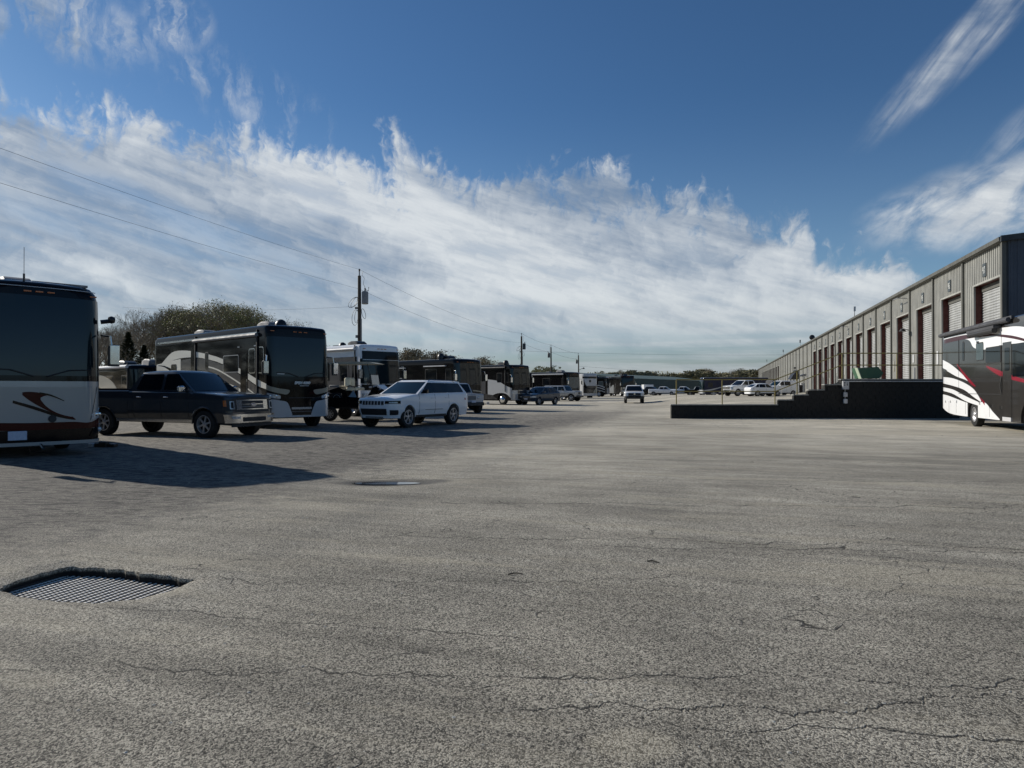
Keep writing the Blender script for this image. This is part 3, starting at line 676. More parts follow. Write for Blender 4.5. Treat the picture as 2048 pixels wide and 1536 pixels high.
# far green warehouse, white container box
fw = thing('green_warehouse', 'long low dark green metal warehouse in the far background', 'warehouse', (0, 0, 0))
A_, B_ = Vector((33.5, 205)), Vector((75, 250))
A_ = Vector((W(1250, 190), 190)); B_ = Vector((W(1420, 262), 262)); dv_ = (B_ - A_); L_ = dv_.length; dv_.normalize()
fw.location = (A_.x, A_.y, 0); fw.rotation_euler = (0, 0, math.atan2(dv_.y, dv_.x))
gs = siding_mat('green_siding', (.085, .115, .105), .2); ribs(0, L_, 0, 4.2, 0, .9, -.12).build('wall', gs, fw, False)
MB().prism([(-.25, 4.15), (-.25, 4.3), (14, 5.9), (28.2, 4.3), (28.2, 4.15)], lambda u, v, h: (h, u, v), -.3, L_ + .3).build('roof', siding_mat('green_roof', (.10, .14, .125), .2), fw, False)
MB().prism([(.1, 0), (.1, 4.15), (14, 5.85), (28, 4.15), (28, 0)], lambda u, v, h: (h, u, v), .02, .1).build('end_wall', gs, fw, False)
wb = thing('white_box_trailer', 'white box trailer parked in front of the green warehouse', 'trailer', (W(1295, 168), 168, 0), .08)
MB().bbox((0, 0, 1.75), (2.3, 2.2, 1.35), .04).build('box', 'white', wb); MB().box((0, 0, 1.0), (2.2, 1.6, .14)).build('chassis', 'under', wb, False)
for q in (-.5, .5): MB().lathe([(.2, -1.0), (.36, -1.0), (.36, -.78), (.2, -.78)], (q, 0, .36), 'y', 14).build('wheel', 'rubber', wb)
# ---------------------------------------------------------------- vehicle kit (local axes: +x forward, +y left, z up)
TYRES = {}
def wheel(par, x, y, r, w_=.25, style='five', rim_mat='alloy', name='wheel'):
    """tyre with a rim as its sub-part; y < 0 is the right side"""
    sgn = 1 if y > 0 else -1; key = (round(r, 3), w_, style, rim_mat, sgn)
    if key not in TYRES:
        h = w_ / 2; rr = r * (.66 if style not in ('truck', 'steel') else .60)
        ty = MB().lathe([(rr, -h * .9), (r * .86, -h), (r * .96, -h * .93), (r, -h * .7), (r, h * .7), (r * .96, h * .93), (r * .86, h), (rr, h * .9), (rr - .01, h * .5), (rr - .01, -h * .5), (rr, -h * .9)], (0, 0, 0), 'y', 28, False)
        if True:
            n = 40
            for i in range(n):
                a = 2 * math.pi * i / n
                for s_ in (-1, 1):
                    cx, cz = (r + .002) * math.cos(a), (r + .002) * math.sin(a); tx, tz = -math.sin(a), math.cos(a); q = len(ty.v); l_ = r * .05
                    for (d1, d2) in ((-1, s_ * h * .15), (1, s_ * h * .15), (1, s_ * h * .78), (-1, s_ * h * .78)):
                        for e in (0, .008): ty.v.append((cx * (1 + e) + tx * l_ * d1, d2, cz * (1 + e) + tz * l_ * d1))
                    ty.f += [(q + 1, q + 3, q + 5, q + 7), (q, q + 2, q + 3, q + 1), (q + 2, q + 4, q + 5, q + 3), (q + 4, q + 6, q + 7, q + 5), (q + 6, q, q + 1, q + 7)]
        tyre = ty.mesh('tyre', M['rubber'], True, 40)
        rm = MB(); o = sgn * h
        rm.lathe([(rr * 1.0, o * .62), (rr * 1.01, o * .92), (rr * .93, o * .94), (rr * .90, o * .45), (rr * .90, o * -.4)], (0, 0, 0), 'y', 28, False)
        n_sp = {'five': 5, 'six': 6, 'split': 5, 'seven': 7, 'truck': 0, 'steel': 8, 'ten': 10}[style]
        if style == 'truck':
            rm.lathe([(rr * .9, o * .7), (rr * .60, o * .25), (rr * .42, o * .25), (rr * .34, o * .85), (rr * .22, o * 1.05), (.01, o * 1.08)], (0, 0, 0), 'y', 24, False)
            for i in range(8):
                a = 2 * math.pi * i / 8; rm.lathe([(.022, o * .25), (.02, o * .5)], (rr * .5 * math.cos(a), 0, rr * .5 * math.sin(a)), 'y', 6)
        else:
            rm.lathe([(rr * .24, o * .3), (rr * .24, o * .78), (rr * .12, o * .84), (.008, o * .84)], (0, 0, 0), 'y', 16)
            for i in range(n_sp):
                a = 2 * math.pi * i / n_sp + .3
                offs = (-.13, .13) if style in ('split', 'ten') else (0.,)
                for of in offs:
                    wd0, wd1 = (.055, .05) if style in ('split', 'ten') else ((.14, .10) if style == 'steel' else (.11, .085))
                    def fn(u, v, hh, a=a, of=of): ang = a + of * (u / rr) * (1.6 if style == 'split' else 1); return (u * math.cos(ang) - v * math.sin(ang), o * (.78 - .10 * (u / rr)) + hh * sgn, u * math.sin(ang) + v * math.cos(ang))
                    rm.prism([(rr * .15, -wd0 * rr), (rr * .55, -wd0 * .8 * rr), (rr * .93, -wd1 * rr * 1.3), (rr * .93, wd1 * rr * 1.3), (rr * .55, wd0 * .8 * rr), (rr * .15, wd0 * rr)], fn, -.03, .0)
        rim = rm.mesh('rim', M[rim_mat], True, 35)
        bk = MB().lathe([(rr * .92, -.02), (rr * .92, .02)], (0, 0, 0), 'y', 20).mesh('brake', M['under'], False)
        TYRES[key] = (tyre, rim, bk)
    t_, r_, b_ = TYRES[key]
    o = link(name, t_, par, loc=(x, y, r)); link('rim', r_, o); link('brake_drum', b_, o)
    return o

class Shell:
    """a lofted vehicle body; stations run from the nose (s = 0) backwards"""
    def __init__(s, L, hw, zs, top, arches=(), rc=.3, rcr=.12, rt=.05, bow=.03, rake=lambda z: 0., sec=lambda z: 1., crown=.02, fade=1.4, rear_rake=lambda z: 0., sill=None):
        s.L, s.hw, s.zs, s.top, s.arches, s.rc, s.rcr, s.rt, s.bow, s.rake, s.sec, s.crown, s.fade, s.rr = L, hw, zs, top, arches, rc, rcr, rt, bow, rake, sec, crown, fade, rear_rake
        s.sill = sill
    def plan(s, u):
        w_ = s.hw
        if u < s.rc: w_ = s.hw - s.rc + math.sqrt(max(0, s.rc ** 2 - (s.rc - u) ** 2))
        v = s.L - u
        if v < s.rcr: w_ = s.hw - s.rcr + math.sqrt(max(0, s.rcr ** 2 - (s.rcr - v) ** 2))
        return w_
    def zb(s, u):
        z_ = s.zs if s.sill is None else s.sill(u)
        for a, r_, zc in s.arches:
            if abs(u - a) < r_: z_ = max(z_, zc + math.sqrt(r_ * r_ - (u - a) ** 2))
        return z_
    def xx(s, u, y, z):
        f = 1 - smooth(s.rc, s.fade, u); g = 1 - smooth(.1, .8, s.L - u)
        return s.L / 2 - u - f * (s.bow * (y / s.hw) ** 2 + s.rake(z)) + g * s.rr(z)
    def build(s, name, m_, par, rows=12, ang=28):
        us = set(lin(0, s.L, max(8, int(s.L / .35))))
        us |= set([0, .004, s.rc * .06, s.rc * .15, s.rc * .3, s.rc * .5, s.rc * .75, s.rc]) | set(s.L - q for q in (0, .003, s.rcr * .1, s.rcr * .3, s.rcr * .6, s.rcr))
        for a, r_, zc in s.arches:
            us |= set(a + r_ * math.cos(math.pi * k / 14) for k in range(15)) | {a - r_ - .002, a + r_ + .002}
        if isinstance(s.top, list): us |= set(p[0] for p in s.top if 0 <= p[0] <= s.L)
        us = sorted(u for u in us if 0 <= u <= s.L); u2 = [us[0]]
        for u in us[1:]:
            if u - u2[-1] > .0015: u2.append(u)
        us = u2; mb = MB(); T = (lambda u: interp(s.top, u)) if isinstance(s.top, list) else s.top
        rings = []
        for u in us:
            w_, zt, zb = s.plan(u), T(u), s.zb(u); rt = min(s.rt, (zt - zb) * .4)
            half = [(0, zb), (w_ * .5 * s.sec(zb), zb)]
            for k in range(rows):
                z_ = zb + (zt - rt - zb) * k / (rows - 1); half.append((w_ * s.sec(z_), z_))
            wt = w_ * s.sec(zt - rt)
            for a in (30, 60, 90): half.append((wt - rt + rt * math.cos(R(a)), zt - rt + rt * math.sin(R(a))))
            half.append(((wt - rt) * .5, zt + s.crown * .75)); half.append((0, zt + s.crown))
            ring = [(y, z) for y, z in half] + [(-y, z) for y, z in half[-2:0:-1]]
            rings.append([(s.xx(u, y, z), y, z) for y, z in ring])
        m = len(rings[0]); H_ = len(half)
        for r_ in rings: mb.v += r_
        for i in range(len(rings) - 1):
            for j in range(m): mb.f.append((i * m + j, i * m + (j + 1) % m, (i + 1) * m + (j + 1) % m, (i + 1) * m + j))
        for e, u in ((0, 0), (len(rings) - 1, s.L)):                # end caps, divided across
            base = e * m; n = len(mb.v); cols = 9
            for j in range(1, H_ - 1):
                y, z = rings[e][j][1], rings[e][j][2]
                for c in range(cols):
                    yy = y * (1 - 2 * c / (cols - 1)); mb.v.append((s.xx(u, yy, z), yy, z))
            for j in range(H_ - 3):
                for c in range(cols - 1):
                    q = n + j * cols + c; mb.f.append((q, q + 1, q + cols + 1, q + cols))
        return mb.build(name, m_, par, True, ang)
    def front(s, q, z, off=0.):
        """surface of the nose, q = signed arc length from the centre line"""
        a = abs(q); sg = 1 if q >= 0 else -1; fl = s.hw - s.rc
        if a <= fl: px, py, nx, ny = 0, a, 1, 0
        else:
            th = min((a - fl) / s.rc, math.pi / 2); ex = max(0, a - fl - s.rc * math.pi / 2)
            px, py, nx, ny = -s.rc * (1 - math.cos(th)) - ex, fl + s.rc * math.sin(th), math.cos(th), math.sin(th)
        u = -px; yb = py * s.sec(z)
        return (s.xx(u, yb, z) + nx * off, sg * (yb + ny * off), z)
    def side(s, sg):
        return lambda u, z, off=0.: (s.xx(u, s.hw, z), sg * (s.plan(u) * s.sec(z) + off), z)
def rounded(a, b, lo, hi, r):
    """sample positions and curves for a rounded rectangle"""
    us = sorted(set([a, a + r * .08, a + r * .3, a + r * .6, a + r] + lin(a + r, b - r, 7) + [b - r, b - r * .6, b - r * .3, b - r * .08, b]))
    def ins(u):
        d_ = min(u - a, b - u)
        return 0 if d_ >= r else r - math.sqrt(max(0, r * r - (r - d_) ** 2))
    L_ = (lambda u: (lo(u) if callable(lo) else lo) + ins(u)); H_ = (lambda u: (hi(u) if callable(hi) else hi) - ins(u))
    return us, L_, H_
def pane(fn, a, b, lo, hi, r, name, m_, par, off=.008, frame=None, nv=2):
    us, l, h = rounded(a, b, lo, hi, r)
    if frame:
        us2, l2, h2 = rounded(a - .035, b + .035, (lambda u: (lo(u) if callable(lo) else lo) - .035), (lambda u: (hi(u) if callable(hi) else hi) + .035), r + .02)
        f = MB().band(fn, us2, l2, h2, off - .003, .01, nv).build('window_frame', frame, par)
        return MB().band(fn, us, l, h, off, .012, nv).build(name, m_, f)
    return MB().band(fn, us, l, h, off, .012, nv).build(name, m_, par)
def ribbon(fn, pts, name, m_, par, off=.006, n=26, nv=1):
    """pts = [(u, lo, hi), ...], smoothed"""
    def cat(p, t):
        i = max(0, min(len(p) - 2, int(t))); f = t - i
        p0, p1, p2, p3 = p[max(0, i - 1)], p[i], p[i + 1], p[min(len(p) - 1, i + 2)]
        return tuple(.5 * ((2 * b) + (-a + c) * f + (2 * a - 5 * b + 4 * c - d_) * f * f + (-a + 3 * b - 3 * c + d_) * f ** 3) for a, b, c, d_ in zip(p0, p1, p2, p3))
    q = [cat(pts, (len(pts) - 1) * k / (n - 1)) for k in range(n)]
    q = [(a, min(b, c), max(b, c)) for a, b, c in q]
    return MB().band(fn, [a for a, _, _ in q], [(a, b) for a, b, _ in q], [(a, c) for a, _, c in q], off, .01, nv).build(name, m_, par)
FONT = {'O': ['111', '101', '101', '101', '111'], 'P': ['111', '101', '111', '100', '100'], 'E': ['111', '100', '111', '100', '111'], 'N': ['1001', '1101', '1011', '1001', '1001'],
        'R': ['111', '101', '110', '101', '101'], 'A': ['111', '101', '111', '101', '101'], 'D': ['110', '101', '101', '101', '110'], ' ': ['0'] * 5,
        'F': ['111', '100', '111', '100', '100'], 'o': ['000', '111', '101', '101', '111'], 'r': ['000', '111', '100', '100', '100'], 'd': ['001', '111', '101', '101', '111'],
        'J': ['001', '001', '001', '101', '111'], 'e': ['111', '101', '111', '100', '111'], 'p': ['111', '101', '111', '100', '100']}
def lettering(text, fn, u0, z0, h, name, m_, par, slant=.25, depth=.01, flip=1):
    mb = MB(); c = h / 5; u = 0
    for ch in text:
        g_ = FONT[ch]
        for r_, row in enumerate(g_):
            k = 0
            while k < len(row):
                if row[k] == '1':
                    e = k
                    while e < len(row) and row[e] == '1': e += 1
                    zt, zb_ = (5 - r_) * c, (4 - r_) * c - .0005
                    mb.prism([(u + k * c + zb_ * slant, zb_), (u + e * c + zb_ * slant, zb_), (u + e * c + zt * slant, zt), (u + k * c + zt * slant, zt)], lambda a, b, hh: fn(u0 + flip * a, z0 + b, hh), .002, depth)
                    k = e
                else: k += 1
        u += (len(g_[0]) + .8) * c
    return mb.build(name, m_, par, False)

def mirror_rv(par, x, y, z, sg, big=True):
    a = MB().tube([(x - .02, y, z + .45), (x + .24, y + sg * .10, z + .42), (x + .26, y + sg * .14, z + .05)], .025, 6).build('mirror_arm', 'chrome', par)
    s_ = MB().bbox((x + .26, y + sg * .17, z - .02), (.14, .24, .50), .05).build('mirror', 'rvblack' if big else 'chrome', par)
    MB().bbox((x + .335, y + sg * .17, z), (.03, .20, .44), .01).build('mirror_shell', 'chrome', s_); MB().box((x + .186, y + sg * .17, z), (.006, .19, .42)).build('mirror_glass', 'mirror', s_, False)
def roof_unit(par, x, y, z, l=.95, m_='rvgrey', name='air_conditioner'):
    us = [-l / 2, -l / 2 + .06, -l * .2, l * .3, l / 2 - .05, l / 2]; hh = {us[0]: .12, us[1]: .24, us[2]: .30, us[3]: .28, us[4]: .2, us[5]: .1}
    mb = MB(); n = 0
    for u in us:
        h = hh[u]; w_ = .34 - (.03 if abs(u) == l / 2 else 0)
        mb.v += [(x + u, y - w_, z), (x + u, y - w_ + .02, z + h * .8), (x + u, y - w_ + .08, z + h), (x + u, y + w_ - .08, z + h), (x + u, y + w_ - .02, z + h * .8), (x + u, y + w_, z)]
    for i in range(5):
        for j in range(5): mb.f.append((i * 6 + j, i * 6 + j + 1, i * 6 + j + 7, i * 6 + j + 6))
    mb.f += [(0, 1, 2, 3, 4, 5), tuple(30 + k for k in range(6))[::-1]]
    o = mb.build(name, m_, par)
    g_ = MB()
    for k in range(5): g_.box((x - l / 2 + .0, y - .2 + .1 * k, z + .12), (.02, .05, .10))
    g_.build('grille', 'rvblack', o, False)
    return o
def dome(par, x, y, z, r=.26, m_='rvblack'):
    return MB().lathe([(r * .95, 0), (r, .10), (r, .20), (r * .9, .33), (r * .65, .43), (r * .3, .48), (.01, .49)], (x, y, z), 'z', 18).build('satellite_dome', m_, par)

def motorhome(name, label, fcx, fcy, ang, L, H, body='charcoal', hw=1.27, zs=.42, wheels=(1.0, 7.6), wr=.48, rc=.34, bow=.07, zshield=(1.72, 3.35), shield_mat='shield', roof='rvgrey', group=None,
              rakek=.020, z0=0., detail=2, awn=True, rimst='truck', cat='motorhome', rt=.13):
    """fcx, fcy: middle of the nose on the ground; ang: heading (from +x)"""
    h = Vector((math.cos(ang), math.sin(ang)))
    o = thing(name, label, cat, (fcx - h.x * L / 2, fcy - h.y * L / 2, z0), ang, group)
    top = [(0, H - .17), (.04, H - .10), (.10, H - .05), (.22, H - .015), (.4, H), (L - .25, H), (L - .1, H - .05), (L, H - .14)]
    sh = Shell(L, hw, zs, top, [(u, wr + .10, wr) for u in wheels], rc, .14, rt, bow, lambda z: rakek * max(0, z - 1.0) ** 2, lambda z: 1., .03, 1.6,
               sill=lambda u: zs + .22 * smooth(L - 1.4, L, u))
    b = sh.build('body', body, o, 12, 25)
    MB().box((-.2, 0, zs + .12), (L - .8, hw * 2 - .66, .34)).build('chassis', 'under', o, False)
    for u in wheels:
        for s_ in (-1, 1): wheel(o, L / 2 - u, s_ * (hw - .17), wr, .27, rimst, 'alloy')
    # windshield with wipers, rounded round the corners
    za, zb_ = zshield; qm = hw - rc + rc * 1.35
    us, lo, hi = rounded(-qm, qm, za, zb_, .10)
    us = sorted(set(us + lin(-qm, -(hw - rc), 7) + lin(hw - rc, qm, 7) + lin(-.9, .9, 9)))
    ws = MB().band(sh.front, us, lo, hi, .012, .016, 8).build('windshield', shield_mat, o)
    if detail > 0:
        for s_ in (-1, 1):
            MB().tube([sh.front(s_ * .12, za - .02, .04), sh.front(s_ * .55, za + .12, .05), sh.front(s_ * 1.0, za + .14, .04)], .014, 5).build('wiper', 'plastic', ws)
        for s_ in (-1, 1): mirror_rv(o, L / 2 - .30, s_ * (hw + .02), 2.28, s_)
        ml = MB()
        for q in (-1.1, -.22, 0, .22, 1.1): p = sh.front(q, H - .235, .015); ml.box(p, (.03, .14, .03))
        ml.build('marker_light', 'amber', o, False)
    if detail > 0:
        roof_unit(o, L / 2 - 2.4, 0, H + .01, 1.0, roof); roof_unit(o, -L / 2 + 2.6, 0, H + .01, 1.0, roof)
        MB().box((L / 2 - 4.6, .2, H + .09), (.5, .42, .14)).build('roof_vent', roof, o, False)
    return o, sh
def grille_slats(sh, q0, q1, z0, z1, n, par, m_='chrome'):
    g_ = MB()
    for k in range(n):
        z_ = z0 + (z1 - z0) * (k + .5) / n; g_.band(sh.front, lin(q0, q1, 9), z_ - .012, z_ + .012, .022, .02, 1)
    return g_.build('grille_slats', m_, par)
def headlight(sh, q0, q1, lo, hi, par, m_='lens'):
    for s_ in (-1, 1):
        a, b = (q0, q1) if s_ > 0 else (-q1, -q0)
        f = (lambda u: lo(abs(u))) if callable(lo) else lo; g_ = (lambda u: hi(abs(u))) if callable(hi) else hi
        us, l, h = rounded(a, b, f, g_, .03)
        bz = MB().band(sh.front, us, l, h, .014, .02, 2).build('headlight', m_, par)
        zc = (l((a + b) / 2) + h((a + b) / 2)) / 2
        lp = MB()
        for k in (.3, .7):
            p = Vector(sh.front(a + (b - a) * k, zc, .018)); lp.lathe([(.035, -.01), (.04, .006), (.02, .012)], p, 'x', 10)
        lp.build('lamp', 'chrome', bz)
def awning(o, L, hw, u0, u1, z_, m_='rvgrey', sg=-1, r=.075):
    a = MB().tube([(L / 2 - u0, sg * (hw + .08), z_), (L / 2 - u1, sg * (hw + .08), z_)], r, 10).build('awning_roller', m_, o)
    MB().box((L / 2 - (u0 + u1) / 2, sg * (hw + .03), z_ + .09), (abs(u1 - u0), .08, .035)).build('awning_rail', 'chrome' if m_ == 'rvgrey' else m_, o, False)
    arms = MB()
    for u in (u0 + .06, u1 - .06): arms.box((L / 2 - u, sg * (hw + .03), (z_ + 1.2) / 2 + .1), (.05, .05, z_ - 1.0))
    if u1 - u0 > 3.2: arms.build('awning_arm', 'plastic', o, False)
    return a
AV = R(-43)     # heading of the parked row
# ------ A: cream coach at the left edge
o, sh = motorhome('motorhome', 'cream motorhome with big teal windshield and dark red swoosh at the left edge', -10.20, 15.36, AV, 11.4, 3.84, 'black', rc=.42, bow=.10, zshield=(1.78, 3.52), zs=.34, wheels=(2.7, 8.3), rt=.30)
MB().band(sh.front, lin(-1.55, 1.55, 31), .60, 1.66, .006, .012, 6).build('front_panel', 'facegrey', o)
for s_ in (-1, 1): MB().band(sh.side(s_), [.5, 11.2], .45, 1.66, .006, .012, 2).build('side_panel', 'facegrey', o)
MB().band(sh.front, lin(-1.2, 1.2, 25), 3.70, 3.715, .012, .02, 1).build('roof_edge_trim', 'lightgrey', o)
MB().band(sh.front, lin(-1.45, 1.45, 31), 1.66, 1.79, .010, .014, 1).build('cowl_band', 'black', o); MB().band(sh.front, lin(-1.45, 1.45, 31), 1.53, 1.66, .010, .014, 1).build('grey_band', 'silver', o)
ribbon(sh.front, [(-1.2, .62, .80), (-.2, .60, .76), (.6, .60, .76), (1.0, .60, .74), (1.5, .66, .92)], 'lower_band', 'maroon', o, .010)
MB().band(sh.front, lin(-.95, .95, 19), .34, .605, .014, .02, 1).build('lower_grille', 'black', o)
MB().band(sh.front, lin(-1.42, 1.42, 31), .27, .345, .022, .05, 1).build('bumper_trim', 'facegrey', o)
ribbon(sh.front, [(-.33, 1.36, 1.42), (-.2, 1.24, 1.43), (0, 1.10, 1.40), (.2, .98, 1.28), (.45, .86, 1.02), (.68, .80, .82)], 'swoosh', 'maroon', o, .011)
ribbon(sh.front, [(.0, 1.26, 1.30), (.1, 1.12, 1.34), (.25, 1.0, 1.26), (.42, .92, 1.10), (.60, .87, .93)], 'swoosh', 'facegrey', o, .018)
ribbon(sh.front, [(-.02, 1.385, 1.42), (.2, 1.33, 1.365), (.45, 1.22, 1.235)], 'swoosh', 'black', o, .016)
ribbon(sh.front, [(-.5, 1.19, 1.25), (-.1, 1.04, 1.11), (.25, .90, .96), (.5, .83, .86), (.66, .80, .81)], 'swoosh', 'black', o, .013)
headlight(sh, 1.02, 1.46, lambda a: .80 + .10 * (a - 1.02), lambda a: .93 + .30 * (a - 1.02), o)
for s_ in (-1, 1):
    ribbon(sh.front, [(s_ * .98, .42, .44), (s_ * 1.1, .44, .60), (s_ * 1.45, .46, .70)] if s_ > 0 else [(-1.45, .46, .70), (-1.1, .44, .60), (-.98, .42, .44)], 'fog_recess', 'black', o, .016)
    p = sh.front(s_ * 1.28, .56, .02); MB().lathe([(.05, -.01), (.055, .01), (.03, .02)], p, 'x', 14).build('fog_lamp', 'lens', o)
p = sh.front(.22, .84, .016); MB().lathe([(.07, -.005), (.08, .01), (.01, .012)], p, 'x', 20).build('emblem', 'plastic', o)
for v in kids(o):
    if v.name.startswith('body'):
        seam = MB()
        for s_ in (-1, 1): seam.band(sh.front, lin(.99, 1.20, 8) if s_ > 0 else lin(-1.20, -.99, 8), lambda u: .76 + (abs(u) - .99) * 3.6, lambda u: .785 + (abs(u) - .99) * 3.75, .008, .01, 1)
        seam.build('panel_seam', 'black', v)
MB().bbox(sh.front(-.42, .50, .04), (.03, .34, .19), .01).build('licence_plate', 'plate', o)
MB().tube([(5.2, -.2, 3.8), (5.2, -.2, 4.6)], .006, 5).build('whip_aerial', 'rvblack', o); MB().tube([(5.2, -.2, 3.8), (5.2, -.2, 4.02)], .022, 6).build('aerial_base', 'rvblack', o)
MB().box((4.9, .5, 3.86), (.6, 1.1, .05)).build('solar_panel', 'rvgrey', o, False)
MB().tube([(5.3, 1.29, 3.05), (5.35, 1.46, 3.08)], .05, 8).build('side_camera', 'rvblack', o); MB().lathe([(.07, -.06), (.09, 0), (.07, .06)], (5.38, 1.50, 3.11), 'y', 12).build('camera_head', 'rvblack', o)
tw_ = MB().tube([sh.front(0, .30, .0), sh.front(0, .22, .25)], .03, 6).build('tow_hook', 'chrome', o)
MB().tube([(5.2, -.1, .36), (5.35, -.1, .12), (5.35, .3, .06)], .012, 5).build('leveling_hose', 'rvblack', o)
# ------ B: black coach with OPEN ROAD
o, sh = motorhome('motorhome', 'black motorhome with OPEN ROAD lettering and cream side swooshes behind the dark pickup', -7.92, 26.75, AV, 10.9, 3.86, 'charcoal', zshield=(1.95, 3.42), rc=.28, bow=.05, wheels=(1.1, 7.3))
fr = sh.front
MB().band(fr, lin(-1.36, 1.36, 31), 1.48, 3.52, .009, .012, 10).build('front_mask', 'black', o)
MB().band(fr, lin(-1.36, 1.36, 31), .62, 1.30, .008, .012, 4).build('front_panel', 'bluegrey', o)
MB().band(fr, lin(-1.0, 1.0, 21), lambda u: .66 if abs(u) < .62 else .66 + (abs(u) - .62) * 1.6, lambda u: 1.6 if abs(u) < .55 else 1.6 - (abs(u) - .55) * .55, .014, .016, 4).build('grille_mask', 'black', o)
for s_ in (-1, 1):
    P = [(.50, 1.38, 1.44), (.62, 1.28, 1.47), (.9, 1.32, 1.50), (1.15, 1.38, 1.56), (1.38, 1.46, 1.64)]; P = P if s_ > 0 else [(-a, b, c) for a, b, c in P[::-1]]
    ribbon(fr, P, 'front_wing', 'tanp', o, .016)
    P = [(.40, .44, .54), (.50, .43, .80), (.62, .43, 1.0), (.9, .43, 1.06), (1.38, .46, 1.14)]; P = P if s_ > 0 else [(-a, b, c) for a, b, c in P[::-1]]
    ribbon(fr, P, 'bumper_corner', 'lightgrey', o, .018)
MB().band(fr, lin(-.62, .62, 11), .43, .50, .019, .02, 1).build('bumper', 'lightgrey', o)
headlight(sh, .86, 1.36, lambda a: 1.12 + .12 * (a - .86), lambda a: 1.24 + .22 * (a - .86), o)
MB().band(fr, lin(-.55, .55, 11), 1.14, 1.165, .022, .02, 1).build('grille_bar', 'plastic', o); MB().band(fr, lin(-.42, .42, 9), .72, .80, .022, .02, 1).build('grille_bar', 'silver', o)
# the text reads from the viewer's left, which is the vehicle's right (-y)
lettering('OPEN ROAD', fr, -.30, 1.66, .10, 'lettering', 'logo', o, .22, .02)
MB().band(fr, lin(-.08, .30, 6), 1.595, 1.61, .016, .01, 1).build('lettering_line', 'logo', o)
MB().band(fr, lin(-.98, -.70, 5), 2.02, 2.06, .018, .01, 1).build('permit_sticker', 'lightgrey', o)
sr = sh.side(-1)
ribbon(sr, [(.02, 1.44, 1.62), (1.0, 1.62, 1.86), (2.2, 2.02, 2.22), (4.0, 2.52, 2.72), (6.0, 2.80, 3.02), (7.6, 2.84, 3.16), (8.8, 2.75, 3.12), (9.7, 2.55, 2.78), (10.3, 2.4, 2.5)], 'side_swoosh', 'creamside', o, .008)
ribbon(sr, [(.6, .9, 1.42), (2.2, 1.4, 1.98), (4.0, 1.9, 2.47), (5.6, 2.25, 2.74), (7.0, 2.3, 2.78), (8.0, 2.2, 2.7)], 'side_field', 'grey', o, .006)
ribbon(sr, [(.9, 1.18, 1.22), (2.2, 1.62, 1.68), (4.0, 2.16, 2.22), (5.1, 2.36, 2.42), (5.45, 2.30, 2.42)], 'side_line', 'creamside', o, .009)
ribbon(sr, [(.6, .50, .80), (2.2, .50, 1.45), (4.0, .50, 1.80), (6.0, .50, 1.95), (8.0, .5, 2.1)], 'side_lower', 'creamside', o, .007)
ribbon(sr, [(7.9, 1.0, 2.80), (8.6, 1.3, 2.76), (9.4, 1.8, 2.70), (10.6, 2.1, 2.60)], 'side_swoosh', 'creamside', o, .0075)
ribbon(sr, [(7.8, 1.5, 1.9), (8.6, 2.1, 2.3), (9.6, 2.45, 2.52), (10.4, 2.55, 2.57)], 'side_line', 'charcoal', o, .011)
pane(sr, .42, .92, 2.10, 3.02, .08, 'window', 'glass', o, frame='chrome'); pane(sr, 1.15, 1.62, 2.1, 2.98, .08, 'window', 'glass', o, frame='chrome')
pane(sr, 2.5, 3.75, 2.16, 2.78, .06, 'window', 'glass', o, .012, frame='silver'); pane(sr, 5.15, 5.42, 2.28, 2.98, .08, 'window', 'glass', o, .014, frame='plastic'); pane(sr, 8.35, 8.9, 1.9, 2.55, .08, 'window', 'glass', o, .016, frame='plastic')
MB().box((10.9 / 2 - 6.55, -1.285, 2.1), (.42, .05, 2.6)).build('slide_edge', 'black', o, False)
dr_ = MB().band(sr, [1.70, 2.30], .60, 2.95, .010, .02, 3).build('door', 'charcoal', o); pane(sr, 1.82, 2.18, 2.0, 2.8, .06, 'door_window', 'glass', dr_, .016)
MB().tube([(10.9 / 2 - 1.62, -1.36, 1.35), (10.9 / 2 - 1.62, -1.37, 1.85)], .015, 6).build('grab_handle', 'chrome', o)
awning(o, 10.9, 1.27, .9, 6.4, 3.50); MB().box((10.9 / 2 - 8.3, -1.33, 3.56), (3.7, .12, .08)).build('slide_awning', 'chrome', o, False)
for u in (1.1, 2.4): MB().box((10.9 / 2 - u, -1.30, 3.1), (.14, .03, .04)).build('porch_light', 'lens', o, False)
dome(o, 10.9 / 2 - 1.55, .0, 3.72, .24, 'rvblack'); MB().tube([(4.0, .9, 3.7), (4.0, .9, 4.05)], .008, 5).build('whip_aerial', 'rvblack', o)
lad = MB()
for z_ in (.9, 1.3, 1.7, 2.1, 2.5, 2.9, 3.3): lad.tube([(-5.55, -.95, z_), (-5.55, -.55, z_)], .015, 5)
for y_ in (-.95, -.55): lad.tube([(-5.47, y_, .8), (-5.55, y_, .9), (-5.55, y_, 3.75), (-5.3, y_, 3.95)], .015, 5)
lad.build('ladder', 'chrome', o)
